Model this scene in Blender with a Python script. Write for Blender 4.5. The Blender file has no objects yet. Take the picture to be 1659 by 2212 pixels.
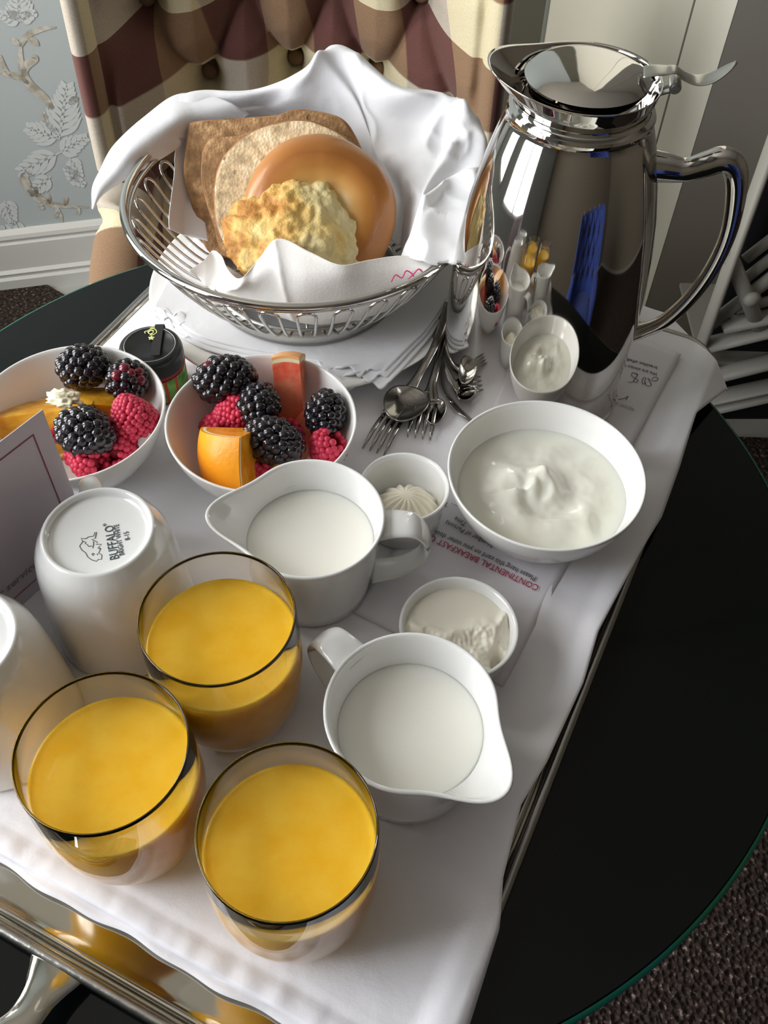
import bpy, bmesh, math, random
import numpy as np
from mathutils import Vector, Matrix, noise
random.seed(7)
C = bpy.context.scene.collection
PI = math.pi
T0 = 0.76                      # height of the tray cloth above the floor; most builders work relative to it

# ------------------------------------------------------------------ camera, world, light, exposure
FPX, PITCH, ROLL, CH = 2024.7, 0.901913, 0.0358643, 0.5
_c, _s = math.cos(PITCH), math.sin(PITCH)
_fw = Vector((0, _c, -_s)); _r0 = Vector((1, 0, 0)); _u0 = Vector((0, _s, _c))
_r = math.cos(ROLL)*_r0 + math.sin(ROLL)*_u0
_u = -math.sin(ROLL)*_r0 + math.cos(ROLL)*_u0
cd = bpy.data.cameras.new('camera'); cam = bpy.data.objects.new('camera', cd); C.objects.link(cam)
cd.sensor_fit = 'VERTICAL'; cd.sensor_height = 36.0; cd.lens = FPX/2212*36.0
cd.clip_start = 0.02; cd.clip_end = 50
M = Matrix((_r, _u, -_fw)).transposed().to_4x4(); M.translation = Vector((0, 0, CH+T0)); cam.matrix_world = M
bpy.context.scene.camera = cam
sc = bpy.context.scene
w = bpy.data.worlds.new('world'); sc.world = w; w.use_nodes = True
w.node_tree.nodes['Background'].inputs[0].default_value = (0.75, 0.82, 0.95, 1)
w.node_tree.nodes['Background'].inputs[1].default_value = 0.35
ld = bpy.data.lights.new('window_daylight', 'AREA'); ld.shape = 'RECTANGLE'; ld.size = 1.5; ld.size_y = .82
ld.energy = 20; ld.color = (0.93, 0.96, 1.0)
lo = bpy.data.objects.new('window_daylight', ld); C.objects.link(lo)
lo.matrix_world = Matrix.Translation((-1.235, .02, T0+0.68)) @ Matrix.Rotation(-PI/2, 4, 'Y')
ld2 = bpy.data.lights.new('rear_fill_light', 'AREA'); ld2.shape = 'RECTANGLE'; ld2.size = 1.3; ld2.size_y = .38  # added fill to brighten the back walls and chair; no window known here
ld2.energy = 9; ld2.color = (1.0, .97, .90)
lo2 = bpy.data.objects.new('rear_fill_light', ld2); C.objects.link(lo2)
lo2.matrix_world = Matrix.Translation((-1.235, .92, T0+.60)) @ Matrix.Rotation(-PI/2, 4, 'Y')
vs = sc.view_settings; vs.view_transform = 'Standard'; vs.look = 'None'; vs.gamma = 1; vs.use_curve_mapping = False
vs.exposure = .98
sc.cycles.max_bounces = 10; sc.cycles.transmission_bounces = 10; sc.cycles.transparent_max_bounces = 12
sc.cycles.sample_clamp_indirect = 4; sc.cycles.blur_glossy = 0.5

# ------------------------------------------------------------------ picture ray helpers (give real points on real planes)
def ray(px, py):
    return _fw + _r*((px-829.5)/FPX) - _u*((py-1106)/FPX)
O = Vector((0, 0, CH))
def at(px, py, z):
    d = ray(px, py); return O + d*((z-CH)/d.z)
def aty(px, py, y):
    d = ray(px, py); return O + d*(y/d.y)
def atp(px, py, p, n):
    d = ray(px, py); return O + d*((Vector(p)-O).dot(n)/d.dot(n))

# ------------------------------------------------------------------ materials
def mat(name, col, rough=0.5, metal=0.0, coat=0.0, trans=0.0, ior=1.45, sss=0.0, spec=0.5, bump=None, var=None, sheen=0.0, sssr=(1, .6, .4), ssss=0.01):
    m = bpy.data.materials.new(name); m.use_nodes = True; nt = m.node_tree; b = nt.nodes['Principled BSDF']
    I = b.inputs
    I['Base Color'].default_value = (*col, 1); I['Roughness'].default_value = rough; I['Metallic'].default_value = metal
    I['Coat Weight'].default_value = coat; I['Coat Roughness'].default_value = 0.04; I['Transmission Weight'].default_value = trans
    I['IOR'].default_value = ior; I['Specular IOR Level'].default_value = spec
    if sss: I['Subsurface Weight'].default_value = sss; I['Subsurface Radius'].default_value = sssr; I['Subsurface Scale'].default_value = ssss
    if sheen: I['Sheen Weight'].default_value = sheen
    if bump or var:
        tc = nt.nodes.new('ShaderNodeTexCoord')
    if bump:
        for k, (sc_, st, dist) in enumerate(bump if isinstance(bump, list) else [bump]):
            n = nt.nodes.new('ShaderNodeTexNoise'); n.inputs['Scale'].default_value = sc_; n.inputs['Detail'].default_value = 4
            nt.links.new(tc.outputs['Object'], n.inputs['Vector'])
            bp = nt.nodes.new('ShaderNodeBump'); bp.inputs['Strength'].default_value = st; bp.inputs['Distance'].default_value = dist
            nt.links.new(n.outputs['Fac'], bp.inputs['Height'])
            if k: nt.links.new(prev.outputs[0], bp.inputs['Normal'])
            prev = bp
        nt.links.new(prev.outputs[0], b.inputs['Normal'])
    if var:
        vsn = nt.nodes.new('ShaderNodeTexNoise'); vsn.inputs['Scale'].default_value = var[0]; vsn.inputs['Detail'].default_value = 5
        nt.links.new(tc.outputs['Object'], vsn.inputs['Vector'])
        rp = nt.nodes.new('ShaderNodeValToRGB'); rp.color_ramp.elements[0].position = var[3] if len(var) > 3 else .35; rp.color_ramp.elements[1].position = var[4] if len(var) > 4 else .65
        rp.color_ramp.elements[0].color = (*var[1], 1); rp.color_ramp.elements[1].color = (*var[2], 1)
        nt.links.new(vsn.outputs['Fac'], rp.inputs[0]); nt.links.new(rp.outputs[0], b.inputs['Base Color'])
    return m
PORC = mat('porcelain', (.86, .86, .84), .12, coat=.6)
BOWLM = mat('bowl_porcelain', (.88, .87, .84), .18, coat=.5)
GLASS = mat('clear_glass', (1, 1, 1), .0, trans=1, ior=1.45)
STEEL = mat('polished_steel', (.62, .60, .57), .045, 1.0)
STEELW = mat('steel_wire', (.58, .56, .53), .16, 1.0)
STEELB = mat('brushed_steel', (.50, .49, .46), .3, 1.0)
SILVER = mat('tray_silver', (.55, .53, .47), .09, 1.0, bump=(14, .02, .001))
PEWTER = mat('tray_rim_metal', (.34, .33, .31), .28, 1.0, bump=(160, .3, .001))
LINEN = mat('white_linen', (.80, .79, .82), .85, sheen=.2, bump=[(900, .12, .0006), (35, .25, .004)])
LINEN2 = mat('napkin_linen', (.76, .76, .78), .85, sheen=.2, bump=[(700, .12, .0006), (45, .3, .003)])
PAPERN = mat('paper_napkin', (.80, .77, .73), .9, bump=[(500, .25, .0008)])
PAPER = mat('card_paper', (.76, .74, .78), .7)
PAPERM = mat('menu_card', (.66, .60, .66), .6)
RED = mat('print_red', (.45, .03, .09), .7)
INK = mat('print_ink', (.10, .09, .10), .7)
INK2 = mat('stamp_ink', (.05, .07, .08), .5)
JUICE = mat('orange_juice', (.95, .52, .02), .12, spec=.35, sss=.25, sssr=(1, .5, .05), ssss=.012, var=(60, (.92, .49, .015), (1.0, .58, .045)))
MILK = mat('milk', (.88, .86, .78), .08, sss=.2, ssss=.01)
YOG = mat('yogurt', (.86, .85, .74), .16, coat=.3, sss=.2, ssss=.01)
CREAM = mat('cream_cheese', (.88, .83, .70), .35, sss=.15, bump=(120, .15, .001))
BUTTER = mat('piped_butter', (.85, .80, .66), .35, sss=.15)
BLACKB = mat('blackberry_drupelets', (.010, .008, .012), .16, coat=.5)
BLACKR = mat('unripe_drupelets', (.14, .006, .018), .18, coat=.5)
RASP = mat('raspberry_drupelets', (.58, .030, .075), .42, sss=.15, bump=(900, .25, .0006), sssr=(1, .2, .2))
RASPH = mat('raspberry_fuzz', (.28, .008, .02), .6)
ORPEEL = mat('orange_peel', (.95, .36, .012), .38, bump=(260, .35, .001))
ORPULP = mat('orange_pulp', (.92, .34, .012), .22, sss=.15, bump=(140, .4, .0015), var=(70, (.85, .26, .006), (.98, .45, .03)))
ORPULP2 = mat('golden_pulp', (.85, .40, .02), .25, sss=.15, bump=(140, .4, .0015), var=(80, (.70, .26, .006), (.92, .50, .05)))
PITH = mat('pith', (.85, .72, .45), .6, bump=(200, .4, .001))
GFPULP = mat('grapefruit_pulp', (.90, .16, .09), .2, sss=.25, bump=(150, .5, .0015), var=(90, (.85, .11, .06), (.95, .30, .17)))
GFPITH = mat('grapefruit_rind', (.85, .42, .16), .45)
BLACKL = mat('jar_lid_black', (.012, .013, .014), .3)
LIDLINE = mat('lid_line', (.55, .56, .55), .4, .6)
LEAFY = mat('lid_print_yellow', (.75, .78, .30), .5)
JAM = mat('strawberry_jam', (.30, .015, .012), .25)
LABG = mat('label_green', (.12, .30, .05), .5, var=(120, (.06, .18, .02), (.25, .5, .1)))
LABR = mat('label_red', (.55, .05, .03), .5)
BREADC = mat('bread_crust', (.30, .13, .045), .7, bump=(90, .5, .002), var=(40, (.20, .08, .03), (.46, .23, .09)))

def crumb(name, c1, c2, seed):
    m = mat(name, c1, .85); nt = m.node_tree; b = nt.nodes['Principled BSDF']; tc = nt.nodes.new('ShaderNodeTexCoord')
    mp = nt.nodes.new('ShaderNodeMapping'); mp.inputs['Location'].default_value = (seed, seed*.7, 0); nt.links.new(tc.outputs['Object'], mp.inputs[0])
    n = nt.nodes.new('ShaderNodeTexNoise'); n.inputs['Scale'].default_value = 110; n.inputs['Detail'].default_value = 5
    v = nt.nodes.new('ShaderNodeTexVoronoi'); v.inputs['Scale'].default_value = 420
    n2 = nt.nodes.new('ShaderNodeTexNoise'); n2.inputs['Scale'].default_value = 16; n2.inputs['Detail'].default_value = 2
    for q in (n, v, n2): nt.links.new(mp.outputs[0], q.inputs['Vector'])
    r = nt.nodes.new('ShaderNodeValToRGB'); r.color_ramp.elements[0].position = .36; r.color_ramp.elements[0].color = (*[x*.58 for x in c1], 1)
    r.color_ramp.elements[1].position = .50; r.color_ramp.elements[1].color = (*c1, 1)
    e = r.color_ramp.elements.new(.66); e.color = (*c2, 1)
    nt.links.new(n.outputs['Fac'], r.inputs[0])
    mx = nt.nodes.new('ShaderNodeMix'); mx.data_type = 'RGBA'; mx.blend_type = 'MULTIPLY'; mx.inputs[0].default_value = .5
    nt.links.new(r.outputs[0], mx.inputs[6]); nt.links.new(n2.outputs['Fac'], mx.inputs[7])
    hs = nt.nodes.new('ShaderNodeMix'); hs.data_type = 'RGBA'; hs.inputs[0].default_value = .12
    nt.links.new(mx.outputs[2], hs.inputs[6]); hs.inputs[7].default_value = (*c2, 1)
    vh = nt.nodes.new('ShaderNodeTexVoronoi'); vh.inputs['Scale'].default_value = 62; vh.inputs['Randomness'].default_value = 1; nt.links.new(mp.outputs[0], vh.inputs['Vector'])
    rh = nt.nodes.new('ShaderNodeMapRange'); rh.inputs[1].default_value = .09; rh.inputs[2].default_value = .15; nt.links.new(vh.outputs['Distance'], rh.inputs[0])
    mh_ = nt.nodes.new('ShaderNodeMix'); mh_.data_type = 'RGBA'; nt.links.new(rh.outputs[0], mh_.inputs[0]); mh_.inputs[6].default_value = (*[x*.62 for x in c1], 1); nt.links.new(hs.outputs[2], mh_.inputs[7])
    nt.links.new(mh_.outputs[2], b.inputs['Base Color'])
    ad = nt.nodes.new('ShaderNodeMath'); ad.operation = 'MULTIPLY'; nt.links.new(n.outputs['Fac'], ad.inputs[0]); nt.links.new(v.outputs['Distance'], ad.inputs[1])
    ad2 = nt.nodes.new('ShaderNodeMath'); ad2.operation = 'ADD'; nt.links.new(ad.outputs[0], ad2.inputs[0]); nt.links.new(rh.outputs[0], ad2.inputs[1]); ad = ad2
    bp = nt.nodes.new('ShaderNodeBump'); bp.inputs['Strength'].default_value = .55; bp.inputs['Distance'].default_value = .0018
    nt.links.new(ad.outputs[0], bp.inputs['Height']); nt.links.new(bp.outputs[0], b.inputs['Normal'])
    return m
CRUMBD = crumb('rye_crumb', (.36, .19, .075), (.62, .38, .18), 1)
CRUMBL = crumb('wheat_crumb', (.74, .54, .30), (.92, .76, .50), 3)
BAGELM = mat('bagel_crust', (.62, .27, .06), .33, coat=.15, bump=[(420, .12, .0006), (60, .1, .002)])
SCONEM = mat('scone_crust', (.74, .50, .18), .6, bump=[(150, .6, .003), (420, .4, .0015)])

# ------------------------------------------------------------------ mesh helpers
def new(name, verts, faces, m, parent=None, smooth=True, loc=None):
    me = bpy.data.meshes.new(name); me.from_pydata([tuple(v) for v in verts], [], faces); me.update()
    if m is not None:
        for q in (m if isinstance(m, (list, tuple)) else [m]): me.materials.append(q)
    bm = bmesh.new(); bm.from_mesh(me); bmesh.ops.recalc_face_normals(bm, faces=bm.faces); bm.to_mesh(me); bm.free()
    if smooth: me.shade_smooth()
    o = bpy.data.objects.new(name, me); C.objects.link(o)
    if parent is not None: o.parent = parent
    if loc is not None: o.location = loc
    return o
def tag(o, label=None, cat=None, group=None, kind=None):
    if label: o['label'] = label
    if cat: o['category'] = cat
    if group: o['group'] = group
    if kind: o['kind'] = kind
    return o
def empty(name, loc, label, cat, group=None, rz=0):
    o = bpy.data.objects.new(name, None); C.objects.link(o); o.empty_display_size = .02
    o.location = Vector(loc) + Vector((0, 0, T0)); o.rotation_euler = (0, 0, rz)
    return tag(o, label, cat, group)
def sharp(o, ang=40):
    o.data.set_sharp_from_angle(angle=math.radians(ang)); return o
def lathe(prof, seg=72, warp=None):
    V, F = [], []; rings = []
    for r, z in prof:
        if r < 1e-6: rings.append([len(V)]); V.append((0, 0, z))
        else:
            ids = []
            for k in range(seg):
                a = 2*PI*k/seg; rr = r; zz = z
                if warp: rr, zz = warp(r, z, a)
                ids.append(len(V)); V.append((rr*math.cos(a), rr*math.sin(a), zz))
            rings.append(ids)
    for A, B in zip(rings, rings[1:]):
        for k in range(seg):
            k2 = (k+1) % seg
            if len(A) == 1 and len(B) == 1: continue
            if len(A) == 1: F.append((A[0], B[k], B[k2]))
            elif len(B) == 1: F.append((A[k], B[0], A[k2]))
            else: F.append((A[k], B[k], B[k2], A[k2]))
    return V, F
def crom(P, n):
    """Catmull-Rom through a list of Vectors / tuples (numpy rows)"""
    P = np.array(P, float); out = []
    m = len(P)
    for t in np.linspace(0, m-1, n):
        i = min(int(t), m-2); f = t-i
        p0 = P[i-1] if i > 0 else 2*P[0]-P[1]; p1 = P[i]; p2 = P[i+1]; p3 = P[i+2] if i+2 < m else 2*P[-1]-P[-2]
        out.append(.5*(2*p1+(p2-p0)*f+(2*p0-5*p1+4*p2-p3)*f*f+(3*p1-p0-3*p2+p3)*f**3))
    return np.array(out)
def sweep(path, rad, seg=12, up=Vector((0, 0, 1)), closed=False, flat=None):
    """tube of elliptical section: rad[i]=(side, up) half sizes; section axes from tangent and up"""
    P = [Vector(p) for p in path]; n = len(P); V, F = [], []
    for i, p in enumerate(P):
        if closed: t = P[(i+1) % n]-P[i-1]
        else: t = P[min(i+1, n-1)]-P[max(i-1, 0)]
        t.normalize(); s = t.cross(up); 
        if s.length < 1e-5: s = t.cross(Vector((1, 0, 0)))
        s.normalize(); q = s.cross(t)
        a, b = rad[i] if isinstance(rad, list) else (rad if isinstance(rad, tuple) else (rad, rad))
        for k in range(seg):
            an = 2*PI*k/seg; V.append(p+s*(a*math.cos(an))+q*(b*math.sin(an)))
    for i in range(n if closed else n-1):
        j = (i+1) % n
        for k in range(seg):
            k2 = (k+1) % seg; F.append((i*seg+k, i*seg+k2, j*seg+k2, j*seg+k))
    if not closed:
        F.append(tuple(range(seg))); F.append(tuple((n-1)*seg+k for k in range(seg)))
    return V, F
def join(*VF):
    V, F = [], []
    for v, f in VF:
        b = len(V); V += list(v); F += [tuple(i+b for i in q) for q in f]
    return V, F
def box(c, d, rz=0):
    x, y, z = [q/2 for q in d]; V = []
    for sx, sy, sz in ((-1,-1,-1),(1,-1,-1),(1,1,-1),(-1,1,-1),(-1,-1,1),(1,-1,1),(1,1,1),(-1,1,1)):
        X, Y = sx*x, sy*y; V.append((c[0]+X*math.cos(rz)-Y*math.sin(rz), c[1]+X*math.sin(rz)+Y*math.cos(rz), c[2]+sz*z))
    return V, [(0,3,2,1),(4,5,6,7),(0,1,5,4),(1,2,6,5),(2,3,7,6),(3,0,4,7)]
def bev(o, w, s=2):
    b = o.modifiers.new('b', 'BEVEL'); b.width = w; b.segments = s; b.limit_method = 'ANGLE'; return o
def grid(fn, nu, nv, flip=False):
    V = [fn(i/(nu-1), j/(nv-1)) for j in range(nv) for i in range(nu)]
    F = [(j*nu+i, j*nu+i+1, (j+1)*nu+i+1, (j+1)*nu+i) for j in range(nv-1) for i in range(nu-1)]
    return V, F
def solid(o, t, off=-1):
    s = o.modifiers.new('s', 'SOLIDIFY'); s.thickness = t; s.offset = off; return o
def patch(name, rows, nu, nv, m, parent=None, wr=(0, 30), thick=.0008, loc=None, rel=Vector((0, 0, 0)), fn=None):
    """cloth through a control grid of points given as (px,py,z) or Vector"""
    R = [crom([(p if isinstance(p, Vector) else at(*p)) for p in r], nu) for r in rows]
    G = np.array(R)                                  # rows x nu x 3
    Gd = np.stack([crom(G[:, i], nv) for i in range(nu)], 1)
    V = []
    for j in range(nv):
        for i in range(nu):
            p = Vector(Gd[j, i])
            if wr[0]:
                p = p + Vector((noise.noise(p*wr[1]), noise.noise(p*wr[1]+Vector((7, 3, 1))), noise.noise(p*wr[1]+Vector((2, 9, 5)))))*wr[0]
            if fn: p = fn(p, i/(nu-1), j/(nv-1))
            V.append(p-rel)
    F = [(j*nu+i, j*nu+i+1, (j+1)*nu+i+1, (j+1)*nu+i) for j in range(nv-1) for i in range(nu-1)]
    o = new(name, V, F, m, parent, loc=loc); solid(o, thick, 0)
    return o
def text(s, size, m, M4, parent, name='printed_text', shear=0, align='LEFT', ext=.00006, xs=1.0):
    cu = bpy.data.curves.new(name, 'FONT'); cu.body = s; cu.size = size; cu.extrude = ext; cu.shear = shear; cu.align_x = align; cu.resolution_u = 2
    t = bpy.data.objects.new(name, cu); C.objects.link(t)
    dg = bpy.context.evaluated_depsgraph_get(); me = bpy.data.meshes.new_from_object(t.evaluated_get(dg)); bpy.data.objects.remove(t)
    me.materials.clear(); me.materials.append(m)
    if xs != 1: me.transform(Matrix.Diagonal((xs, 1, 1, 1)))
    o = bpy.data.objects.new(name, me); C.objects.link(o); o.parent = parent; o.matrix_local = M4
    return o
def frame(org, xd, zd):
    x = Vector(xd).normalized(); z = Vector(zd).normalized(); y = z.cross(x).normalized(); x = y.cross(z)
    m4 = Matrix((x, y, z)).transposed().to_4x4(); m4.translation = Vector(org); return m4
def strokes(name, lines, rad, m, M4, parent, sm=True):
    parts = []
    for L in lines:
        P = crom([(a, b, 0) for a, b in L], max(len(L)*4, 2)) if sm else [(a, b, 0) for a, b in L]
        parts.append(sweep([Vector(p) for p in P], rad, 5))
    V, F = join(*parts); V = [Vector((v[0], v[1], v[2]*.15)) for v in V]
    o = new(name, V, F, m, parent); o.matrix_local = M4; return o
def sm(a, b, x):
    t = max(0, min(1, (x-a)/(b-a))); return t*t*(3-2*t)

# ================================================================== SETTING
FZ = -T0
def carpetmat():
    m = mat('carpet_brown', (.02, .012, .01), .95); nt = m.node_tree; b = nt.nodes['Principled BSDF']; tc = nt.nodes.new('ShaderNodeTexCoord')
    v = nt.nodes.new('ShaderNodeTexVoronoi'); v.inputs['Scale'].default_value = 130; nt.links.new(tc.outputs['Object'], v.inputs['Vector'])
    n = nt.nodes.new('ShaderNodeTexNoise'); n.inputs['Scale'].default_value = 160; n.inputs['Detail'].default_value = 3; nt.links.new(tc.outputs['Object'], n.inputs['Vector'])
    r = nt.nodes.new('ShaderNodeValToRGB'); E = r.color_ramp.elements
    E[0].position = .40; E[0].color = (.022, .013, .010, 1); E[1].position = .60; E[1].color = (.075, .048, .038, 1); e = E.new(.70); e.color = (.34, .26, .22, 1)
    nt.links.new(n.outputs['Fac'], r.inputs[0]); nt.links.new(r.outputs[0], b.inputs['Base Color'])
    bp = nt.nodes.new('ShaderNodeBump'); bp.inputs['Distance'].default_value = .01; nt.links.new(v.outputs['Distance'], bp.inputs['Height']); nt.links.new(bp.outputs[0], b.inputs['Normal'])
    return m
CARPET = carpetmat()
FLOORM = mat('pale_floor', (.50, .50, .48), .5)
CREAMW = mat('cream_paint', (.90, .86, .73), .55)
TRIMW = mat('white_trim_paint', (.80, .80, .77), .4)
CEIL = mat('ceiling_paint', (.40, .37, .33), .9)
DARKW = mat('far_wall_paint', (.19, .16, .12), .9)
def quad(name, pts, m):
    V = [Vector(p) for p in pts]; return new(name, V, [tuple(range(len(V)))], m, smooth=False)
def up(p, z): return (p[0], p[1], z)
CZ = 2.45
# corner points in plan
KL = (-1.25, 1.56+.268*(-1.25+.78)); KC = (.276, 1.843); KD = (.4295, 1.2705); KE = (2.2, 1.2705+.268*1.7705); FL = (-1.25, -1.5); FR = (2.2, -1.5)
def wall(name, a, b, m, th=.06, z0=0, z1=CZ, out=1):
    d = Vector((b[0]-a[0], b[1]-a[1], 0)).normalized(); n = Vector((-d.y, d.x, 0))*out*th
    V = [Vector((*a, z0)), Vector((*b, z0)), Vector((*b, z0))+n, Vector((*a, z0))+n]; V += [v+Vector((0, 0, z1-z0)) for v in V]
    o = new(name, V, [(0,3,2,1),(4,5,6,7),(0,1,5,4),(1,2,6,5),(2,3,7,6),(3,0,4,7)], m, smooth=False)
    return tag(o, kind='structure')
fl = new('floor', *box((.4, .35, -.03), (3.8, 4.0, .06)), FLOORM, smooth=False); tag(fl, kind='structure')
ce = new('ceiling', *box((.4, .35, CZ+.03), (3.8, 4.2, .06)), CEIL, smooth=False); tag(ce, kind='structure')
def wallpaper():
    m = mat('blue_wallpaper', (.56, .62, .64), .6, bump=(220, .08, .001)); return m
WPAPER = wallpaper()
wb = wall('wall_back', KL, KC, WPAPER)
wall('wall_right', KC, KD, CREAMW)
CREAMSH = mat('cream_paint_shaded', (.60, .57, .50), .6)  # same cream paint, its colour darkened as shade on the face turned away
wg = wall('wall_side', KD, KE, CREAMSH)
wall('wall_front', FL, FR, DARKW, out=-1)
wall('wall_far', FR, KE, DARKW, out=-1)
# groove lines on the cream panel and its shaded side
def trimstrip(name, a, b, f, wd, m, z0=0, z1=CZ, proud=.004):
    d = Vector((b[0]-a[0], b[1]-a[1], 0)); L = d.length; d.normalize(); n = Vector((d.y, -d.x, 0)); p = Vector((*a, 0))+d*(L*f)
    V, F = box((0, 0, 0), (wd, proud*2, z1-z0)); rz = math.atan2(d.y, d.x)
    V = [Vector((v[0]*math.cos(rz)-v[1]*math.sin(rz)+p.x, v[0]*math.sin(rz)+v[1]*math.cos(rz)+p.y, v[2]+(z0+z1)/2)) for v in V]
    return tag(new(name, V, F, m, smooth=False), kind='structure')
GROOVE = mat('groove_shadow_paint', (.22, .20, .16), .8)
trimstrip('corner_shade_strip', KL, KC, 1-.075/1.57*1.0, .13, mat('olive_corner_shade', (.15, .145, .115), .7), proud=.006)  # dark strip painted in for the soft shade between chair and cream wall
trimstrip('groove_shadow_line_1', KC, KD, .83, .004, GROOVE, proud=.0006)
trimstrip('groove_shadow_line_2', KD, KE, .075, .004, GROOVE, proud=.0006)
# skirting board with stepped moulding along the papered wall
def skirting():
    d = Vector((KC[0]-KL[0], KC[1]-KL[1], 0)); L = d.length; d.normalize(); n = Vector((d.y, -d.x, 0))
    prof = [(0, 0), (.022, 0), (.022, .032), (.017, .037), (.017, .040), (.020, .046), (.014, .052), (.014, .110), (.010, .114), (.010, .118), (.014, .122), (.012, .130), (.006, .136), (0, .138)]
    V = [Vector((*KL, 0))+d*t+n*(a-.0005)+Vector((0, 0, z)) for t in (0, L) for a, z in prof]; k = len(prof)
    F = [(i, (i+1) % k, k+(i+1) % k, k+i) for i in range(k)]+[tuple(range(k)), tuple(range(k, 2*k))]
    return tag(new('baseboard_back', V, F, TRIMW, smooth=False), kind='structure')
skirting()
# raised scroll ornament of the wallpaper (flat print, built as thin relief on the wall)
dwall = Vector((KC[0]-KL[0], KC[1]-KL[1], 0)).normalized(); nwall = Vector((dwall.y, -dwall.x, 0))
PB = Vector((*KL, -T0)); 
def onwall(px, py): return atp(px, py, PB, nwall)
WSC = mat('paper_scroll_beige', (.6, .57, .50), .6, var=(60, (.42, .38, .30), (.80, .77, .70)))
WLF = mat('paper_leaf_white', (.74, .78, .79), .6)
def leafstroke(pts, w0, w1):
    P = crom([onwall(*p) for p in pts], 14); n = len(P); V, F = [], []
    for i, p in enumerate(P):
        t = Vector(P[min(i+1, n-1)]-P[max(i-1, 0)]).normalized(); s = t.cross(nwall).normalized(); f = i/(n-1)
        wd = (w0*(1-f)+w1*f)*(.35+.65*math.sin(PI*min(1, f*1.0+.02)))
        q = Vector(p)+nwall*.0012+Vector((0, 0, T0)); V += [q-s*wd, q+s*wd]
    F = [(2*i, 2*i+1, 2*i+3, 2*i+2) for i in range(n-1)]; return V, F
def scroll(name, strokes_, m, wds):
    parts = [leafstroke(p, *wds) if not isinstance(p[0][0], tuple) else leafstroke(p[0], *p[1]) for p in strokes_]
    V, F = join(*parts); o = new(name, V, F, m, wb, smooth=False); return o
stems = [([(115, 235), (95, 210), (62, 180), (46, 140), (44, 90)], (.010, .006)), ([(44, 100), (60, 75), (90, 62), (120, 58)], (.006, .004)),
         ([(62, 180), (40, 165), (10, 158), (-15, 150)], (.007, .004)), ([(50, 165), (58, 140), (76, 126), (70, 118)], (.008, .006)),
         ([(24, 84), (34, 90), (44, 98)], (.007, .003)), ([(190, 447), (150, 445), (110, 440), (80, 425), (58, 400), (52, 380), (68, 372)], (.004, .013)),
         ([(60, 84), (75, 90), (84, 98)], (.008, .004)), ([(0, 118), (12, 150), (30, 170)], (.004, .004)), ([(118, 470), (128, 460), (135, 480)], (.004, .004)),
         ([(88, 250), (96, 252), (104, 248)], (.008, .006)), ([(150, 225), (160, 215), (168, 210)], (.008, .006)),
         ([(140, 444), (142, 430), (140, 424)], (.004, .005)), ([(108, 440), (104, 425), (102, 418)], (.004, .005)), ([(80, 425), (78, 410), (76, 402)], (.004, .005)),
         ([(120, 445), (125, 455), (118, 460)], (.004, .005)), ([(92, 436), (88, 446), (96, 450)], (.004, .006)), ([(170, 444), (170, 458), (164, 462)], (.003, .004))]
scroll('wallpaper_scroll', stems, WSC, (.008, .004))
leaves = []
def fern(cx, cy, ang, L, n, spread=55, sz=1.0):
    a = math.radians(ang)
    leaves.append(([(cx, cy), (cx+L*.5*math.cos(a), cy-L*.5*math.sin(a)), (cx+L*math.cos(a), cy-L*math.sin(a))], (.003, .002)))
    for i in range(n):
        f = (i+.5)/n
        bx, by = cx+L*f*math.cos(a), cy-L*f*math.sin(a); l2 = L*.55*(1-.75*f)*sz
        for sg in (-1, 1):
            b = a+sg*math.radians(spread); c_ = a+sg*math.radians(spread*.5)
            leaves.append(([(bx, by), (bx+l2*.5*math.cos(b), by-l2*.5*math.sin(b)), (bx+l2*.5*math.cos(b)+l2*.5*math.cos(c_), by-l2*.5*math.sin(b)-l2*.5*math.sin(c_))], (.006, .004)))
fern(128, 300, 82, 120, 8); fern(128, 300, 160, 75, 5, 50, 1.2); fern(128, 330, 205, 95, 5, 40, 1.1); fern(128, 330, 30, 70, 5)
fern(150, 340, -60, 50, 4); fern(44, 45, 95, 60, 5, 60, 1.4); fern(44, 45, 30, 40, 3); fern(44, 45, 160, 50, 4); fern(10, 430, -70, 60, 5); fern(150, 380, -30, 40, 3); fern(165, 390, 130, 40, 3)
fern(60, 500, 175, 60, 4); fern(110, 380, 220, 60, 4)
scroll('wallpaper_leaves', leaves, WLF, (.006, .003))
# dark rug over the pale floor
ra, rb = at(0, 548, -.735), at(156, 637, -.735)
rd = (rb-ra).normalized(); RA = ra-rd*((ra.x+1.15)/rd.x)
_w = Vector((KC[0]-KL[0], KC[1]-KL[1], 0)).normalized(); _n = Vector((_w.y, -_w.x, 0)); RB = rb+rd*.9
_q = min(0, (RB-Vector((*KL, 0))).dot(_n)-.05); RB = RB-_n*_q if _q < 0 else RB
rug = [(RA.x, RA.y), (RB.x, RB.y), (KD[0]-.06, KD[1]-.08), (2.1, 1.2), (2.1, -1.4), (-1.15, -1.4), (-1.15, RA.y+.0)]
Vr = [Vector((x, y, .0)) for x, y in rug]+[Vector((x, y, .012)) for x, y in rug]; k = len(rug)
o = new('rug', Vr, [tuple(range(k)), tuple(range(k, 2*k))]+[(i, (i+1) % k, k+(i+1) % k, k+i) for i in range(k)], CARPET, smooth=False)
tag(o, 'dark brown flecked carpet spread under the glass table', 'carpet')
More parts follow.
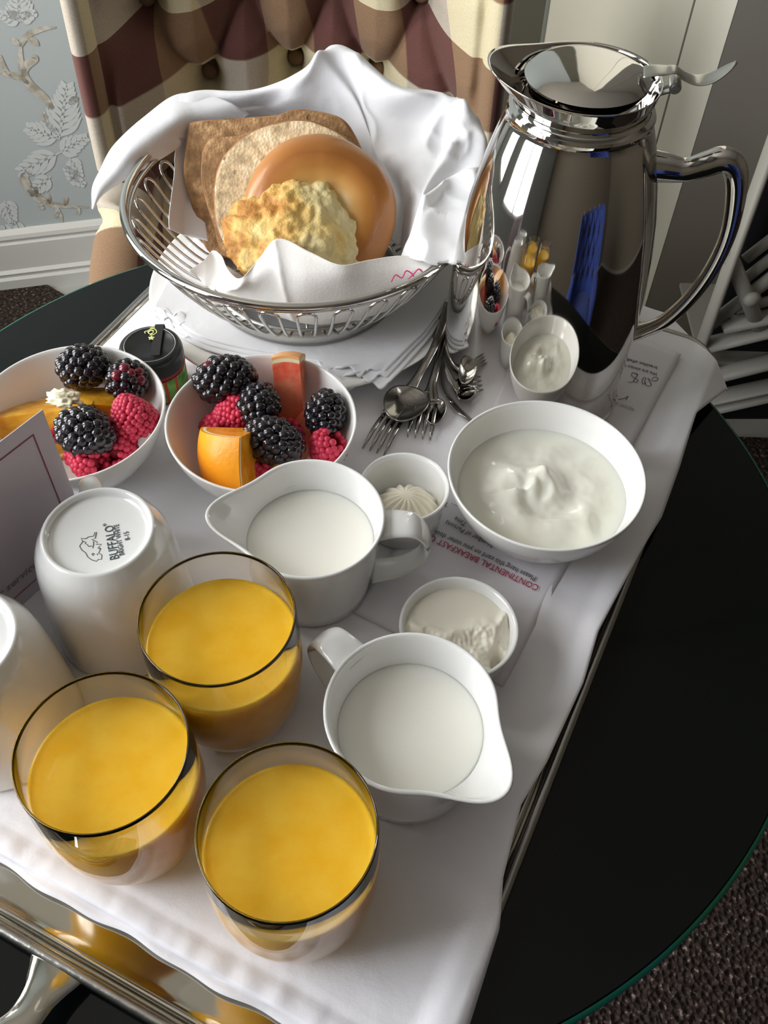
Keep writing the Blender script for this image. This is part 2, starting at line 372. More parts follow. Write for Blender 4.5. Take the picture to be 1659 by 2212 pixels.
# window wall
WX = -1.25
WY0, WY1, WZ0, WZ1 = -.40, .44, T0-.08, T0+1.44
def wl(a, b, z0, z1): return box((WX-.03, (a+b)/2, (z0+z1)/2), (.06, b-a, z1-z0))
UY0, UY1, UZ0, UZ1 = .72, 1.12, T0-.06, T0+1.26  # opening for the added rear window
V, F = join(wl(-1.5, WY0, 0, CZ), wl(WY1, UY0, 0, CZ), wl(UY1, 1.44, 0, CZ), wl(UY0, UY1, 0, UZ0), wl(UY0, UY1, UZ1, CZ), wl(WY0, WY1, 0, WZ0), wl(WY0, WY1, WZ1, CZ))
tag(new('wall_left', V, F, WPAPER, smooth=False), kind='structure')
V, F = join(*[box((WX+.012, y, (WZ0+WZ1)/2), (.03, .035, WZ1-WZ0)) for y in (WY0, (WY0+WY1)/2, WY1)], *[box((WX+.012, (WY0+WY1)/2, z), (.03, WY1-WY0, .03)) for z in (WZ0, (WZ0+WZ1)/2, WZ1)])
tag(new('window_1', V, F, TRIMW, smooth=False), kind='structure')
V, F = join(*[box((WX+.012, y, (UZ0+UZ1)/2), (.03, .03, UZ1-UZ0)) for y in (UY0, UY1)], *[box((WX+.012, (UY0+UY1)/2, z), (.03, UY1-UY0, .02)) for z in (UZ0, (UZ0+UZ1)/2, UZ1)])
tag(new('fill_window', V, F, TRIMW, smooth=False), kind='structure')  # invented frame around the added rear fill light

# ================================================================== ARMCHAIR
def plaid():
    m = mat('plaid_fabric', (.5, .4, .3), .9, sheen=.15); nt = m.node_tree; b = nt.nodes['Principled BSDF']
    uv = nt.nodes.new('ShaderNodeUVMap'); uv.uv_map = 'UVMap'; sp = nt.nodes.new('ShaderNodeSeparateXYZ'); nt.links.new(uv.outputs[0], sp.inputs[0])
    def fr(sock):
        f = nt.nodes.new('ShaderNodeMath'); f.operation = 'FRACT'; nt.links.new(sock, f.inputs[0])
        g = nt.nodes.new('ShaderNodeMapRange'); g.inputs[1].default_value = .49; g.inputs[2].default_value = .51; nt.links.new(f.outputs[0], g.inputs[0]); return g.outputs[0]
    sx, sy = fr(sp.outputs[0]), fr(sp.outputs[1])
    def mix(f, a, b_):
        x = nt.nodes.new('ShaderNodeMix'); x.data_type = 'RGBA'; nt.links.new(f, x.inputs[0])
        for k_, q in ((6, a), (7, b_)):
            if isinstance(q, tuple): x.inputs[k_].default_value = (*q, 1)
            else: nt.links.new(q, x.inputs[k_])
        return x.outputs[2]
    cr = mix(sx, (.66, .58, .38), (.48, .42, .34)); br = mix(sx, (.26, .155, .085), (.125, .045, .036))
    tot = mix(sy, cr, br)
    n = nt.nodes.new('ShaderNodeTexNoise'); n.inputs['Scale'].default_value = 500; tc = nt.nodes.new('ShaderNodeTexCoord'); nt.links.new(tc.outputs['Object'], n.inputs['Vector'])
    mm = nt.nodes.new('ShaderNodeMix'); mm.data_type = 'RGBA'; mm.blend_type = 'OVERLAY'; mm.inputs[0].default_value = .25; nt.links.new(tot, mm.inputs[6]); nt.links.new(n.outputs['Fac'], mm.inputs[7])
    nt.links.new(mm.outputs[2], b.inputs['Base Color']); return m
PLAID = plaid()
PIPING = mat('chair_piping', (.22, .13, .075), .8)
chair = empty('armchair', (-.14, 1.15, FZ), 'armchair in brown and cream plaid with a deep buttoned back', 'armchair')
def setuv(o, fn):
    me = o.data; uvl = me.uv_layers.new(name='UVMap')
    for lp in me.loops: uvl.data[lp.index].uv = fn(lp.vertex_index)
CX = -.123
HWt = .215
buttons = []
for row, (zz, x0) in enumerate([(.115, -.247), (.005, -.301), (-.105, -.247), (-.215, -.301)]):
    for k_ in range(6):
        xb = x0+.108*k_
        if abs(xb-CX) < .207: buttons.append((xb, zz))
segs = [(a, b_) for i, a in enumerate(buttons) for b_ in buttons[i+1:] if abs(a[1]-b_[1]) > .05 and abs(a[1]-b_[1]) < .14 and abs(a[0]-b_[0]) < .09]
def dseg(x, z, a, b_):
    dx, dz = b_[0]-a[0], b_[1]-a[1]; t = max(0, min(1, ((x-a[0])*dx+(z-a[1])*dz)/(dx*dx+dz*dz)))
    return math.hypot(x-a[0]-t*dx, z-a[1]-t*dz)
def backsurf(u, v):
    z = -.32+.42*v; lean = .05*(z+.3)
    hw = HWt+.012*sm(.1, -.3, z)*0
    x = CX+hw*(2*u-1); e = (x-CX)/hw
    y = 1.03+.15*(1-abs(e)**2.2)+lean
    d = min(math.hypot(x-a, z-c_) for a, c_ in buttons)
    dep = .055*math.exp(-(d/.020)**2)
    if segs: dep += .026*math.exp(-(min(dseg(x, z, *s_) for s_ in segs)/.012)**1.2)
    dep -= .022*(1-math.exp(-(d/.05)**2))
    edge = sm(.93, 1.0, abs(e)); dep *= (1-edge)
    return Vector((x+ .04*0, y+dep, z))
NU, NV = 190, 150
V, F = grid(backsurf, NU, NV)
back_uv = [( (v.x+.012*math.sin(v.z*20))/.118+.52, (v.z+.10)/.138+.30) for v in V]
co = Vector((-.14, 1.15, FZ))
back = new('backrest', [v-co for v in V], F, PLAID, chair); setuv(back, lambda i: back_uv[i])
# side wings: rounded front edge that turns to the outside
def wing(sg):
    def f(u, v):
        z = -.32+.42*v; lean = .05*(z+.3); a = u*PI*1.05
        x0 = CX+sg*HWt; return Vector((x0+sg*(.014-.014*math.cos(a))-sg*.0005, 1.03+lean-.028*math.sin(a)+.25*max(0, u-.9)*1, z))
    V, F = grid(f, 24, 60); o = new('wing', [v-co for v in V], F, PLAID, chair)
    uvs = [(((i % 24)/23*.10+(0 if sg > 0 else .02))/.118+.1, (V[i].z+.10)/.138+.30) for i in range(len(V))]; setuv(o, lambda i: uvs[i]); return o
wing(-1); wing(1)
# outside back
V, F = grid(lambda u, v: Vector((CX+(HWt+.024)*(2*u-1), 1.06+.22*(1-abs(2*u-1)**2.5)+.05*v, -.60+.71*v)), 40, 10)
o = new('outer_back', [v-co for v in V], F, PLAID, chair); setuv(o, lambda i: (V[i].x/.118, V[i].z/.138)); solid(o, .012, 1)
for a, c_ in buttons:
    e = (a-CX)/HWt; y = 1.03+.15*(1-abs(e)**2.2)+.05*(c_+.3)+.056*(1-sm(.93, 1.0, abs(e)))
    V, F = lathe([(0, -.0055), (.006, -.005), (.010, -.002), (.0105, .001), (.008, .004), (0, .005)], 20)
    o = new('button', V, F, PIPING, chair); o.matrix_local = frame(Vector((a, y-.004, c_))-co, (1, 0, 0), (0, 1, 0))
# left arm: upright padded roll with seam
def arm(sg):
    xo = CX+sg*(HWt-.002)
    P = [Vector((xo, 1.06, -.17)), Vector((xo-.004*sg, .99, -.178)), Vector((xo-.006*sg, .93, -.20)), Vector((xo-.006*sg, .885, -.235)), Vector((xo-.006*sg, .872, -.30)), Vector((xo-.006*sg, .872, -.46)), Vector((xo-.006*sg, .872, -.60))]
    Q = crom(P, 60); Q = [Vector(q) for q in Q]
    V, F = sweep(Q, (.032, .022), 28, up=Vector((0, 1, .3)))
    n = 28; o = new('arm_front', [v-co for v in V], F, PLAID, chair)
    L = [0]
    for a, b_ in zip(Q, Q[1:]): L.append(L[-1]+(b_-a).length)
    setuv(o, lambda i: (.55+.35*math.sin((i % n)/n*2*PI+.4), L[i//n]/.125+.62))
    V, F = grid(lambda u, v: Vector((xo-sg*.012, 1.09-.20*u-.018*v, -.19-.05*u-.4*v)), 12, 12)
    ip = new('arm_panel', [v-co for v in V], F, PLAID, chair); setuv(ip, lambda i: (V[i].y/.118+.62, V[i].z/.118)); solid(ip, .03, 0)
arm(-1); arm(1)
V, F = grid(lambda u, v: Vector((CX+(HWt-.03)*(2*u-1), 1.15-.28*v, -.30-.03*(abs(2*u-1)**4)-.03*v**6)), 30, 20)
seat = new('seat', [v-co for v in V], F, PLAID, chair); setuv(seat, lambda i: (V[i].x/.118+.5, V[i].y/.118)); solid(seat, .10, -1)
V, F = box((0, 0, 0), (.42, .28, .14)); o = new('seat_base', [Vector(v)+Vector((CX, 1.01, -.44))-co for v in V], F, PLAID, chair, smooth=False); setuv(o, lambda i: (i*.1, .2))
LEGM = mat('chair_leg_wood', (.05, .025, .015), .35)
for lx in (-.17, .17):
    for ly in (.91, 1.15):
        V, F = lathe([(0, 0), (.014, 0), (.016, .01), (.024, .24), (.024, .27), (0, .27)], 16)
        new('leg', V, F, LEGM, chair, loc=Vector((CX+lx, ly, FZ+.012))-co)

# added blue armchair, out of view, stands in for a figure mirrored by the carafe
BLUEF = mat('added_chair_blue_fabric', (.02, .045, .22), .85, sheen=.2)
ch2 = chair.copy(); C.objects.link(ch2); ch2.location = (.62, -.42, 0); ch2.rotation_euler = (0, 0, PI+.45)
ch2['label'] = 'unseen blue armchair added for a blue reflection in the carafe'; bmap = {}
for q in list(chair.children):
    c2 = q.copy(); c2.parent = ch2; C.objects.link(c2)
    if q.data.materials[0] is PLAID:
        if q.data.name not in bmap: bmap[q.data.name] = q.data.copy(); bmap[q.data.name].materials[0] = BLUEF
        c2.data = bmap[q.data.name]

# ================================================================== LATTICE STAND (cream painted) right of the table
LST = mat('stand_paint', (.36, .345, .30), .5)
LDK = mat('stand_panel_dark', (.010, .011, .014), .6)
ly_ = 1.02
st0 = Vector((.52, ly_, FZ+.0125))
stand = empty('lattice_stand', st0, 'cream painted open stand with crossed lattice bars and a round boss', 'stand')
def bar(name, a, b, wd, dp=.016, m=LST, y=ly_, rnd=True):
    p, q = aty(*a, y), aty(*b, y); V, F = sweep([p-st0, p.lerp(q, .5)-st0, q-st0], (dp, wd), 10 if rnd else 4, up=Vector((0, -1, 0)).cross((q-p).normalized()))
    return new(name, V, F, m, stand)
bar('post', (1672, 300), (1420, 1010), .0062)
bar('lattice_bar', (1572, 540), (1648, 728), .0105, .006)
bar('lattice_bar', (1535, 700), (1700, 574), .0105, .007, y=ly_+.012)
bar('lattice_bar', (1610, 560), (1700, 490), .0085, .006, y=ly_+.014)
bar('lattice_bar', (1600, 610), (1700, 530), .0085, .006, y=ly_+.016)
bar('lattice_bar', (1590, 668), (1700, 640), .0085, .006, y=ly_+.016)
bar('rail', (1560, 704), (1760, 664), .0075, y=ly_+.006)
bar('rail', (1522, 747), (1760, 690), .0072)
bar('rail', (1500, 822), (1780, 752), .0085)
bar('rail', (1500, 868), (1780, 808), .0040)
bar('rail', (1480, 893), (1780, 826), .0075)
V, F = lathe([(0, -.004), (.009, -.003), (.012, .001), (.009, .006), (0, .009)], 24); o = new('boss', V, F, LST, stand); o.matrix_local = frame(aty(1621, 638, ly_)-st0+Vector((0, -.008, 0)), (1, 0, 0), (0, -1, .1))
p0 = aty(1518, 770, ly_+.01); p1 = aty(1780, 720, ly_+.01)
V, F = box(((p0.x+p1.x)/2-st0.x, .10, p0.z-st0.z-.012), (p1.x-p0.x, .18, .006)); new('shelf', V, F, LST, stand, smooth=False)
pq = [aty(*q, ly_+.035)-st0 for q in ((1664, 345), (1532, 740), (1500, 905), (1800, 905), (1800, 345))]
pn_ = Vector((0, .008, 0)); V = pq+[q+pn_ for q in pq]; F = [(0, 1, 2, 3, 4), (5, 6, 7, 8, 9)]+[(i, (i+1) % 5, 5+(i+1) % 5, 5+i) for i in range(5)]; new('back_panel', V, F, LDK, stand, smooth=False)
for lx in (.17,):
    V, F = box((lx, 0, .32), (.02, .02, .62)); new('post', V, F, LST, stand, smooth=False)

# ================================================================== TABLE
TC = Vector((-.049, .3865, 0)); TR = .3320; TZ = -.013
TGL = mat('table_black_glass', (.003, .0045, .004), .045, spec=.30, bump=(4, .02, .001))
TEDGE = mat('table_green_edge', (.006, .12, .07), .15, ior=1.5)
tb = empty('round_table', (TC.x, TC.y, FZ+.012), 'round black glass table with a thin green glass edge', 'table')
def tz(z): return z+T0-.012
V, F = lathe([(0, tz(TZ-.008)), (TR-.004, tz(TZ-.008)), (TR-.0025, tz(TZ-.007)), (TR-.0025, tz(TZ-.001)), (TR-.0035, tz(TZ)), (TR-.03, tz(TZ)), (0, tz(TZ))], 256); o = new('tabletop', V, F, TGL, tb); sharp(o, 20)
V, F = lathe([(TR-.0026, tz(TZ-.0076)), (TR-.0004, tz(TZ-.0068)), (TR, tz(TZ-.004)), (TR-.0004, tz(TZ-.0012)), (TR-.0026, tz(TZ-.0004))], 256); new('glass_edge', V, F, TEDGE, tb)
V, F = lathe([(0, tz(TZ-.0082)), (TR-.03, tz(TZ-.0082)), (TR-.028, tz(TZ-.012)), (TR-.03, tz(TZ-.03)), (0, tz(TZ-.03))], 128); o = new('apron', V, F, mat('table_dark_wood', (.012, .010, .010), .4), tb); sharp(o)
V, F = lathe([(0, 0), (.18, 0), (.18, .015), (.05, .035), (.028, .06), (.025, .3), (.03, tz(-.06)), (.09, tz(-.043)), (0, tz(-.043))], 48); o = new('pedestal', V, F, LEGM, tb); sharp(o)

# ================================================================== TRAY
A_ = math.radians(65.7); UU = Vector((math.cos(A_), math.sin(A_), 0)); VV = Vector((math.sin(A_), -math.cos(A_), 0))
def sv(s, v, z=0): return UU*s+VV*v+Vector((0, 0, z))
tro = sv(.33, -.218, TZ)
tray = empty('serving_tray', tro, 'rectangular polished silver tray with beaded rim under the white cloth', 'tray')
S0, S1, V0, V1 = .0345, .635, -.441, .0035
def rr(s0, s1, v0, v1, r, z, n=8):
    pts = []
    for cs, cv, a0 in ((s1-r, v1-r, 0), (s0+r, v1-r, 90), (s0+r, v0+r, 180), (s1-r, v0+r, 270)):
        for k_ in range(n+1):
            a = math.radians(a0+90*k_/n); pts.append(sv(cs+r*math.cos(a), cv+r*math.sin(a), z)-tro)
    return pts
loops = [(.0, -.0095), (-.0005, -.005), (.001, -.0020), (.0028, -.0013), (.0050, -.0030), (.0062, -.0034), (.0075, -.0022), (.0095, -.0022), (.0105, -.0030), (.0125, -.0038), (.0145, -.0042), (.0165, -.0045), (.024, -.0057), (.034, -.0071), (.036, -.0072), (.0365, -.0072), (.06, -.0072)]
V, F = [], []
L0 = None
for d_, z_ in loops:
    ring = rr(S0+d_, S1-d_, V0+d_, V1-d_, max(.030-d_, .004), z_); b0 = len(V); V += ring; n_ = len(ring)
    if L0 is not None: F += [(L0+k_, L0+(k_+1) % n_, b0+(k_+1) % n_, b0+k_) for k_ in range(n_)]
    L0 = b0
F.append(tuple(L0+k_ for k_ in range(n_)))
ring = rr(S0, S1, V0, V1, .03, -.0125); b0 = len(V); V += ring; F += [(k_, (k_+1) % n_, b0+(k_+1) % n_, b0+k_) for k_ in range(n_)]; F.append(tuple(b0+k_ for k_ in range(n_)))
o = new('tray_plate', V, F, SILVER, tray); sharp(o, 50)
o = new('rim_bead', *sweep(rr(S0+.001, S1-.001, V0+.001, V1-.001, .029, -.0022, 16), (.0030, .0030), 10, closed=True), PEWTER, tray)
o = new('rim_bead', *sweep(rr(S0+.0085, S1-.0085, V0+.0085, V1-.0085, .022, -.0026, 16), (.0018, .0018), 10, closed=True), SILVER, tray)
# handles: hollow swept straps reaching out from the short rims
for sgn, sb in ((-1, S0), (1, S1)):
    for hv, tip in ((-.182, -.178),):
        P = [(.002, -.182, .000, .017), (-.006, -.181, .002, .0135), (-.016, -.180, .005, .0095), (-.030, -.180, .009, .0085), (-.044, -.190, .012, .0085), (-.052, -.218, .013, .008), (-.044, -.246, .012, .0085), (-.030, -.256, .009, .0085), (-.016, -.256, .005, .0095), (-.006, -.255, .002, .0135), (.002, -.254, .0, .017)]
        Q = crom([(*(sv(sb+a if sgn < 0 else sb-a, b, c_)-tro), w_) for a, b, c_, w_ in [(a, b, c_-.004, w_) for a, b, c_, w_ in P]], 60)
        o = new('tray_handle', *sweep([Vector(q[:3]) for q in Q], [(q[3], .0028) for q in Q], 20, up=Vector((0, 0, 1))), SILVER, tray)

# ---- tray cloth
RE = [(.0, .0095), (.0999, .0095), (.145, .0065), (.169, -.0010), (.2095, -.0066), (.239, -.0021), (.2957, .0005), (.333, -.0025), (.4035, .0036), (.441, .0085), (.4923, .0078), (.547, .0048), (.598, .020), (.60, .021)]
def rev(s): return float(np.interp(s, [a for a, _ in RE], [b for _, b in RE]))
def cloth(u, v):
    sv0 = .0635+.0035*math.sin(v*22)*0+.0025*(1-v)     # near edge
    vR = 0
    vv = -.432+(.0+.432)*v
    sF = .655 if vv < -.04 else .655-.057*sm(-.045, .02, vv)
    s = sv0+(sF-sv0)*u
    vr = rev(s); vL = -.432; vc = vL+(vr-vL)*v
    if vc > -.045 : s = min(s, .655-.85*(vc+.045)) if s > .5 else s
    z = -.0004+.0007*noise.noise(Vector((s*9, vc*9, 0)))
    e = min(max(0, (vr-vc)), 9)
    # soft waves along the right edge, which lies over the rim and dips past it
    z += .0016*math.exp(-(e/.03)**2)*(1+math.sin(s*58+1.2))*.5
    z += .0030*sm(-.016, -.003, vc)
    if vc > .0045: z -= .8*(vc-.0045)
    # hem puckers along the near edge
    d0 = s-sv0
    z += .0010*math.exp(-((d0-.005)/.007)**2)*(.5+noise.noise(Vector((vc*110, 4, s*40))))+.0006*math.exp(-((d0-.0125)/.0014)**2)*-2
    if d0 < .0035: z -= (.0035-d0)*.35
    # broad folds
    z += .0010*math.exp(-((vc+.03+.10*(s-.25))/.006)**2)*sm(.1, .3, s)
    return sv(s+.0014*math.sin(vc*60)*.3*math.exp(-(d0/.02)**2), vc, z)
V, F = grid(cloth, 260, 200)
cl = new('tray_cloth', [v+Vector((0, 0, T0)) for v in V], F, LINEN); solid(cl, .0010, -1)
tag(cl, 'white linen tray cloth hemmed at the near edge, covering the silver tray', 'cloth')
# second layer edge showing beneath the hem
V, F = grid(lambda u, v: sv(.0600+.02*u+.0010*math.sin(v*30+1)+.0006*math.sin(v*71), -.43+.42*v, -.0030+.0006*math.sin(v*50)), 8, 160)
o = new('under_hem', [v+Vector((0, 0, T0)) for v in V], F, LINEN, cl); solid(o, .0008, 0)

# ================================================================== CROCKERY
def grp(e): return e
# juice glasses
GR = [(0, .0), (.024, .0), (.0285, .0006), (.0315, .003), (.0352, .010), (.0385, .022), (.0405, .036), (.0412, .050), (.0411, .062), (.0405, .078), (.0399, .0935), (.0398, .0952), (.0393, .0958), (.0387, .0952),
      (.0386, .0935), (.0391, .078), (.0396, .062), (.0396, .050), (.0388, .036), (.0366, .022), (.0325, .014), (.024, .0105), (0, .0095)]
def innerr(z):
    P = [(.0095, 0), (.0105, .024), (.014, .0325), (.022, .0366), (.036, .0388), (.050, .0396), (.062, .0396), (.078, .0391)]
    return float(np.interp(z, [a for a, _ in P], [b for _, b in P]))
def juice_glass(x, y, lv, label):
    e = empty('juice_glass', (x, y, .0004), label, 'glass', 'three glasses of orange juice')
    V, F = lathe(GR, 96); o = new('tumbler', V, F, GLASS, e)
    zz = [.0098, .0106, .0142, .018, .022, .029, .036, .043, .050, .056, .062, .068]
    zz = [z for z in zz if z < lv-.002]
    pr = [(0, .0093)]+[(innerr(z)+.00025, z-.0001) for z in zz]+[(innerr(lv)+.00025, lv), (innerr(lv)-.0012, lv-.0007), (innerr(lv)-.004, lv-.0009), (0, lv-.0009)]
    V, F = lathe(pr, 96); new('orange_juice', V, F, JUICE, e)
    return e
juice_glass(-.0822, .2495, .0700, 'glass of orange juice standing furthest back, beside the upturned mug')
juice_glass(-.1248, .1765, .0690, 'glass of orange juice on the left, close to the cloth hem')
juice_glass(-.0370, .1436, .0705, 'glass of orange juice nearest the camera, in front of the milk pitcher')

def bowl(x, y, label, scale=1.0):
    e = empty('bowl', (x, y, .0004), label, 'bowl', 'three white porcelain bowls')
    pr = [(0, .0015), (.026, .0015), (.0275, 0), (.0305, 0), (.0315, .002), (.0325, .004), (.040, .0085), (.049, .0170), (.0565, .0290), (.0612, .0410), (.0630, .0490), (.0631, .0500), (.0624, .0506), (.0614, .0500),
          (.0606, .0482), (.0586, .0400), (.0540, .0288), (.0465, .0180), (.0370, .0100), (.025, .0062), (0, .0055)]
    V, F = lathe([(r*scale, z) for r, z in pr], 96); o = new('bowl_body', V, F, BOWLM, e); return e
BY = (.1025, .3935); B2 = (-.0832, .4300); B1 = (-.2110, .4325)
yb = bowl(*BY, 'white bowl filled with plain yogurt, in front of the steel carafe')
b2 = bowl(*B2, 'white bowl of fruit with a grapefruit wedge, behind the cream pitcher')
b1 = bowl(*B1, 'white bowl of fruit at the left frame edge, behind the menu card')
# yogurt surface
def yog(u, v):
    r = u; a = v*2*PI; R = .0546*r; x, y = R*math.cos(a), R*math.sin(a)
    z = .0
    X, Y = x/.053, y/.053
    z += .0055*math.exp(-(((X+.22)/.34)**2+((Y-.12)/.26)**2))
    rr_ = math.hypot(X+.05, Y+.05); th = math.atan2(Y+.05, X+.05)
    z += .0020*math.sin(rr_*11-th*1.3)*math.exp(-(rr_/.55)**2)*sm(.08, .2, rr_)
    z += .0032*math.exp(-(((X-.02)/.10)**2+((Y-.22)/.14)**2))
    z += .0026*math.exp(-(((X-.52)/.10)**2+((Y+.50)/.25)**2))-.0022*math.exp(-(((X-.15)/.2)**2+((Y+.32)/.12)**2))
    z += .0018*math.exp(-(((X+.1)/.07)**2+((Y-.02)/.16)**2))
    z += .0022*noise.noise(Vector((X*3.0, Y*3.0, 3)))*(1-r**4)+.0004*noise.noise(Vector((X*11, Y*11, 3)))*(1-r**3)
    z *= 1.4*(1-r**6); z += .0010*r**10
    return Vector((x, y, .0295+z))
V, F = grid(yog, 60, 121); V2, F2 = lathe([(.0535, .0296), (.0500, .0225), (.0420, .0144), (.03, .0085), (0, .0065)], 120)
o = new('yogurt', V+[Vector(q) for q in V2], F+[tuple(i+len(V) for i in f) for f in F2], YOG)
o.location = Vector((*BY, T0+.0004)); tag(o, 'plain white yogurt with spooned swirls filling the bowl', 'yogurt')

def pitcher(x, y, H, R0, ang, spout, lv, label, milkcol):
    e = empty('pitcher', (x, y, .0004), label, 'pitcher', 'two white milk pitchers')
    def warp(r, z, a):
        d = (a-ang+PI) % (2*PI)-PI; f = sm(H*.66, H, z)*math.exp(-(abs(d)/.37)**2.0); side = math.exp(-((abs(d)-.75)/.28)**2)*sm(H*.6, H, z)
        return r+(spout*f-.0012*side)*(1 if r > .02 else 0), z+.0012*f*sm(H*.8, H, z)
    k_ = R0/.0454
    pr = [(0, .0018), (.030, .0018), (.032, .0004), (.0345, .0003), (.0362, .0025), (.0378, .012), (.0400, .030), (.0425, .048), (.0440, H*.88), (.0450, H*.96), (.0454, H*.988), (.0447, H), (.0433, H*.993),
          (.0425, H*.965), (.0412, H*.88), (.0392, .046), (.0365, .030), (.0340, .012), (.031, .0068), (0, .0060)]
    V, F = lathe([(r*k_, z) for r, z in pr], 128, warp); o = new('pitcher_body', V, F, PORC, e)
    # strap handle opposite the spout
    ca, sa = math.cos(ang+PI), math.sin(ang+PI)
    hp = [(.0415*k_, H*.87, .0115), (.053*k_, H*.90, .0105), (.065*k_, H*.86, .0095), (.0720*k_, H*.66, .0085), (.0680*k_, H*.42, .0080), (.055*k_, H*.25, .0082), (.0385*k_, H*.18, .0095)]
    Q = crom([(r*ca, r*sa, z, w_) for r, z, w_ in hp], 40)
    new('handle', *sweep([Vector(q[:3]) for q in Q], [(q[3], .0026) for q in Q], 20, up=Vector((-ca*.3, -sa*.3, 1))), PORC, e)
    rl = float(np.interp(lv, [.012, .030, .046, H*.88], [.0340, .0365, .0392, .0412]))*k_
    V, F = lathe([(0, .0065), (.028*k_, .0085), (.0342*k_, .013), (rl-.0006, lv-.004), (rl+.0004, lv+.0006), (rl-.0012, lv), (0, lv)], 96)
    new('milk', V, F, milkcol, e)
    return e
t2 = at(1092, 1718, .066); a2 = math.atan2(t2.y-.2164, t2.x-.018); L2 = math.hypot(t2.y-.2164, t2.x-.018)
t1 = at(445, 1112, .068); P1 = (-.0437, .3365); a1 = math.atan2(t1.y-P1[1], t1.x-P1[0]); L1 = math.hypot(t1.y-P1[1], t1.x-P1[0])
pitcher(.0180, .2164, .0663, .0452, a2, L2-.0445, .0430, 'white milk pitcher in front, its spout pointing at the black table', MILK)
pitcher(*P1, .0680, .0445, a1, L1-.0440, .0450, 'white milk pitcher behind the glasses, its spout pointing at the fruit bowls', MILK)

# ramekins
def ramekin(x, y, R, H, label):
    e = empty('ramekin', (x, y, .0006), label, 'ramekin')
    pr = [(0, .0012), (R*.76, .0012), (R*.80, 0), (R*.86, .0008), (R*.92, H*.5), (R*.985, H*.92), (R, H*.975), (R*.985, H), (R*.935, H*.985), (R*.90, H*.9), (R*.85, H*.5), (R*.78, .006), (0, .005)]
    V, F = lathe(pr, 80); new('ramekin_body', V, F, PORC, e); return e
r1p = (.0125, .3885)
ramekin(*r1p, .0292, .036, 'small white ramekin holding piped butter, behind the cream pitcher handle')
ramekin(.0462, .2890, .0352, .029, 'small white ramekin holding smeared cream cheese')
def rosette(u, v):
    a = v*2*PI; r = u; f = .5+.5*math.cos(a*15+r*5.0); prof = math.cos(min(1, r)*PI/2)
    R = .0232*r*(1+.055*(f-.5)*sm(.2, .6, r)); z = .021*prof**.75+.0026*(f-.5)*sm(.08, .5, r)*(1-.3*r)
    return Vector((R*math.cos(a), R*math.sin(a)*.95, z*1.0))
V, F = grid(rosette, 26, 361); o = new('butter_rosette', V, F, BUTTER); o.location = Vector((r1p[0]+.002, r1p[1]-.002, T0+.0092)); tag(o, 'piped swirl of pale butter with fluted ridges inside the small ramekin', 'butter')
def chz(u, v):
    a = v*2*PI; R = .0316*u; x, y = R*math.cos(a), R*math.sin(a); X, Y = x/.032, y/.032
    edge = .05*math.sin(X*7)+.10*noise.noise(Vector((X*5, 1, 2)))-.10+.30*X*X+.16*X
    s_ = sm(edge+.12, edge-.14, Y)
    z = .0235-.0016*s_+.0042*math.exp(-((Y-edge)/.17)**2)*(.8+.4*noise.noise(Vector((X*3, Y*3, 8))))
    z += .0024*noise.noise(Vector((X*4, Y*4, 1)))*s_+.0012*noise.noise(Vector((X*13, Y*13, 1)))*(s_*.8+.2*math.exp(-((Y-edge)/.2)**2))
    z += .0025*math.exp(-(((X-.55)/.2)**2+((Y+.10)/.2)**2))
    d = math.hypot((X-.70)/.13, (Y+.52)/.20); z -= .012*math.exp(-d**4)
    z -= .002*u**8
    return Vector((x, y, z))
V, F = grid(chz, 60, 160); V2, F2 = lathe([(.0315, .021), (.0298, .012), (.027, .0062), (0, .0058)], 159)
o = new('cream_cheese', V+[Vector(q) for q in V2], F+[tuple(i+len(V) for i in f) for f in F2], CREAM); o.location = Vector((.0462, .2890, T0+.0008)); tag(o, 'off-white cream cheese with a torn spread ridge, beside the milk pitcher', 'cream cheese')

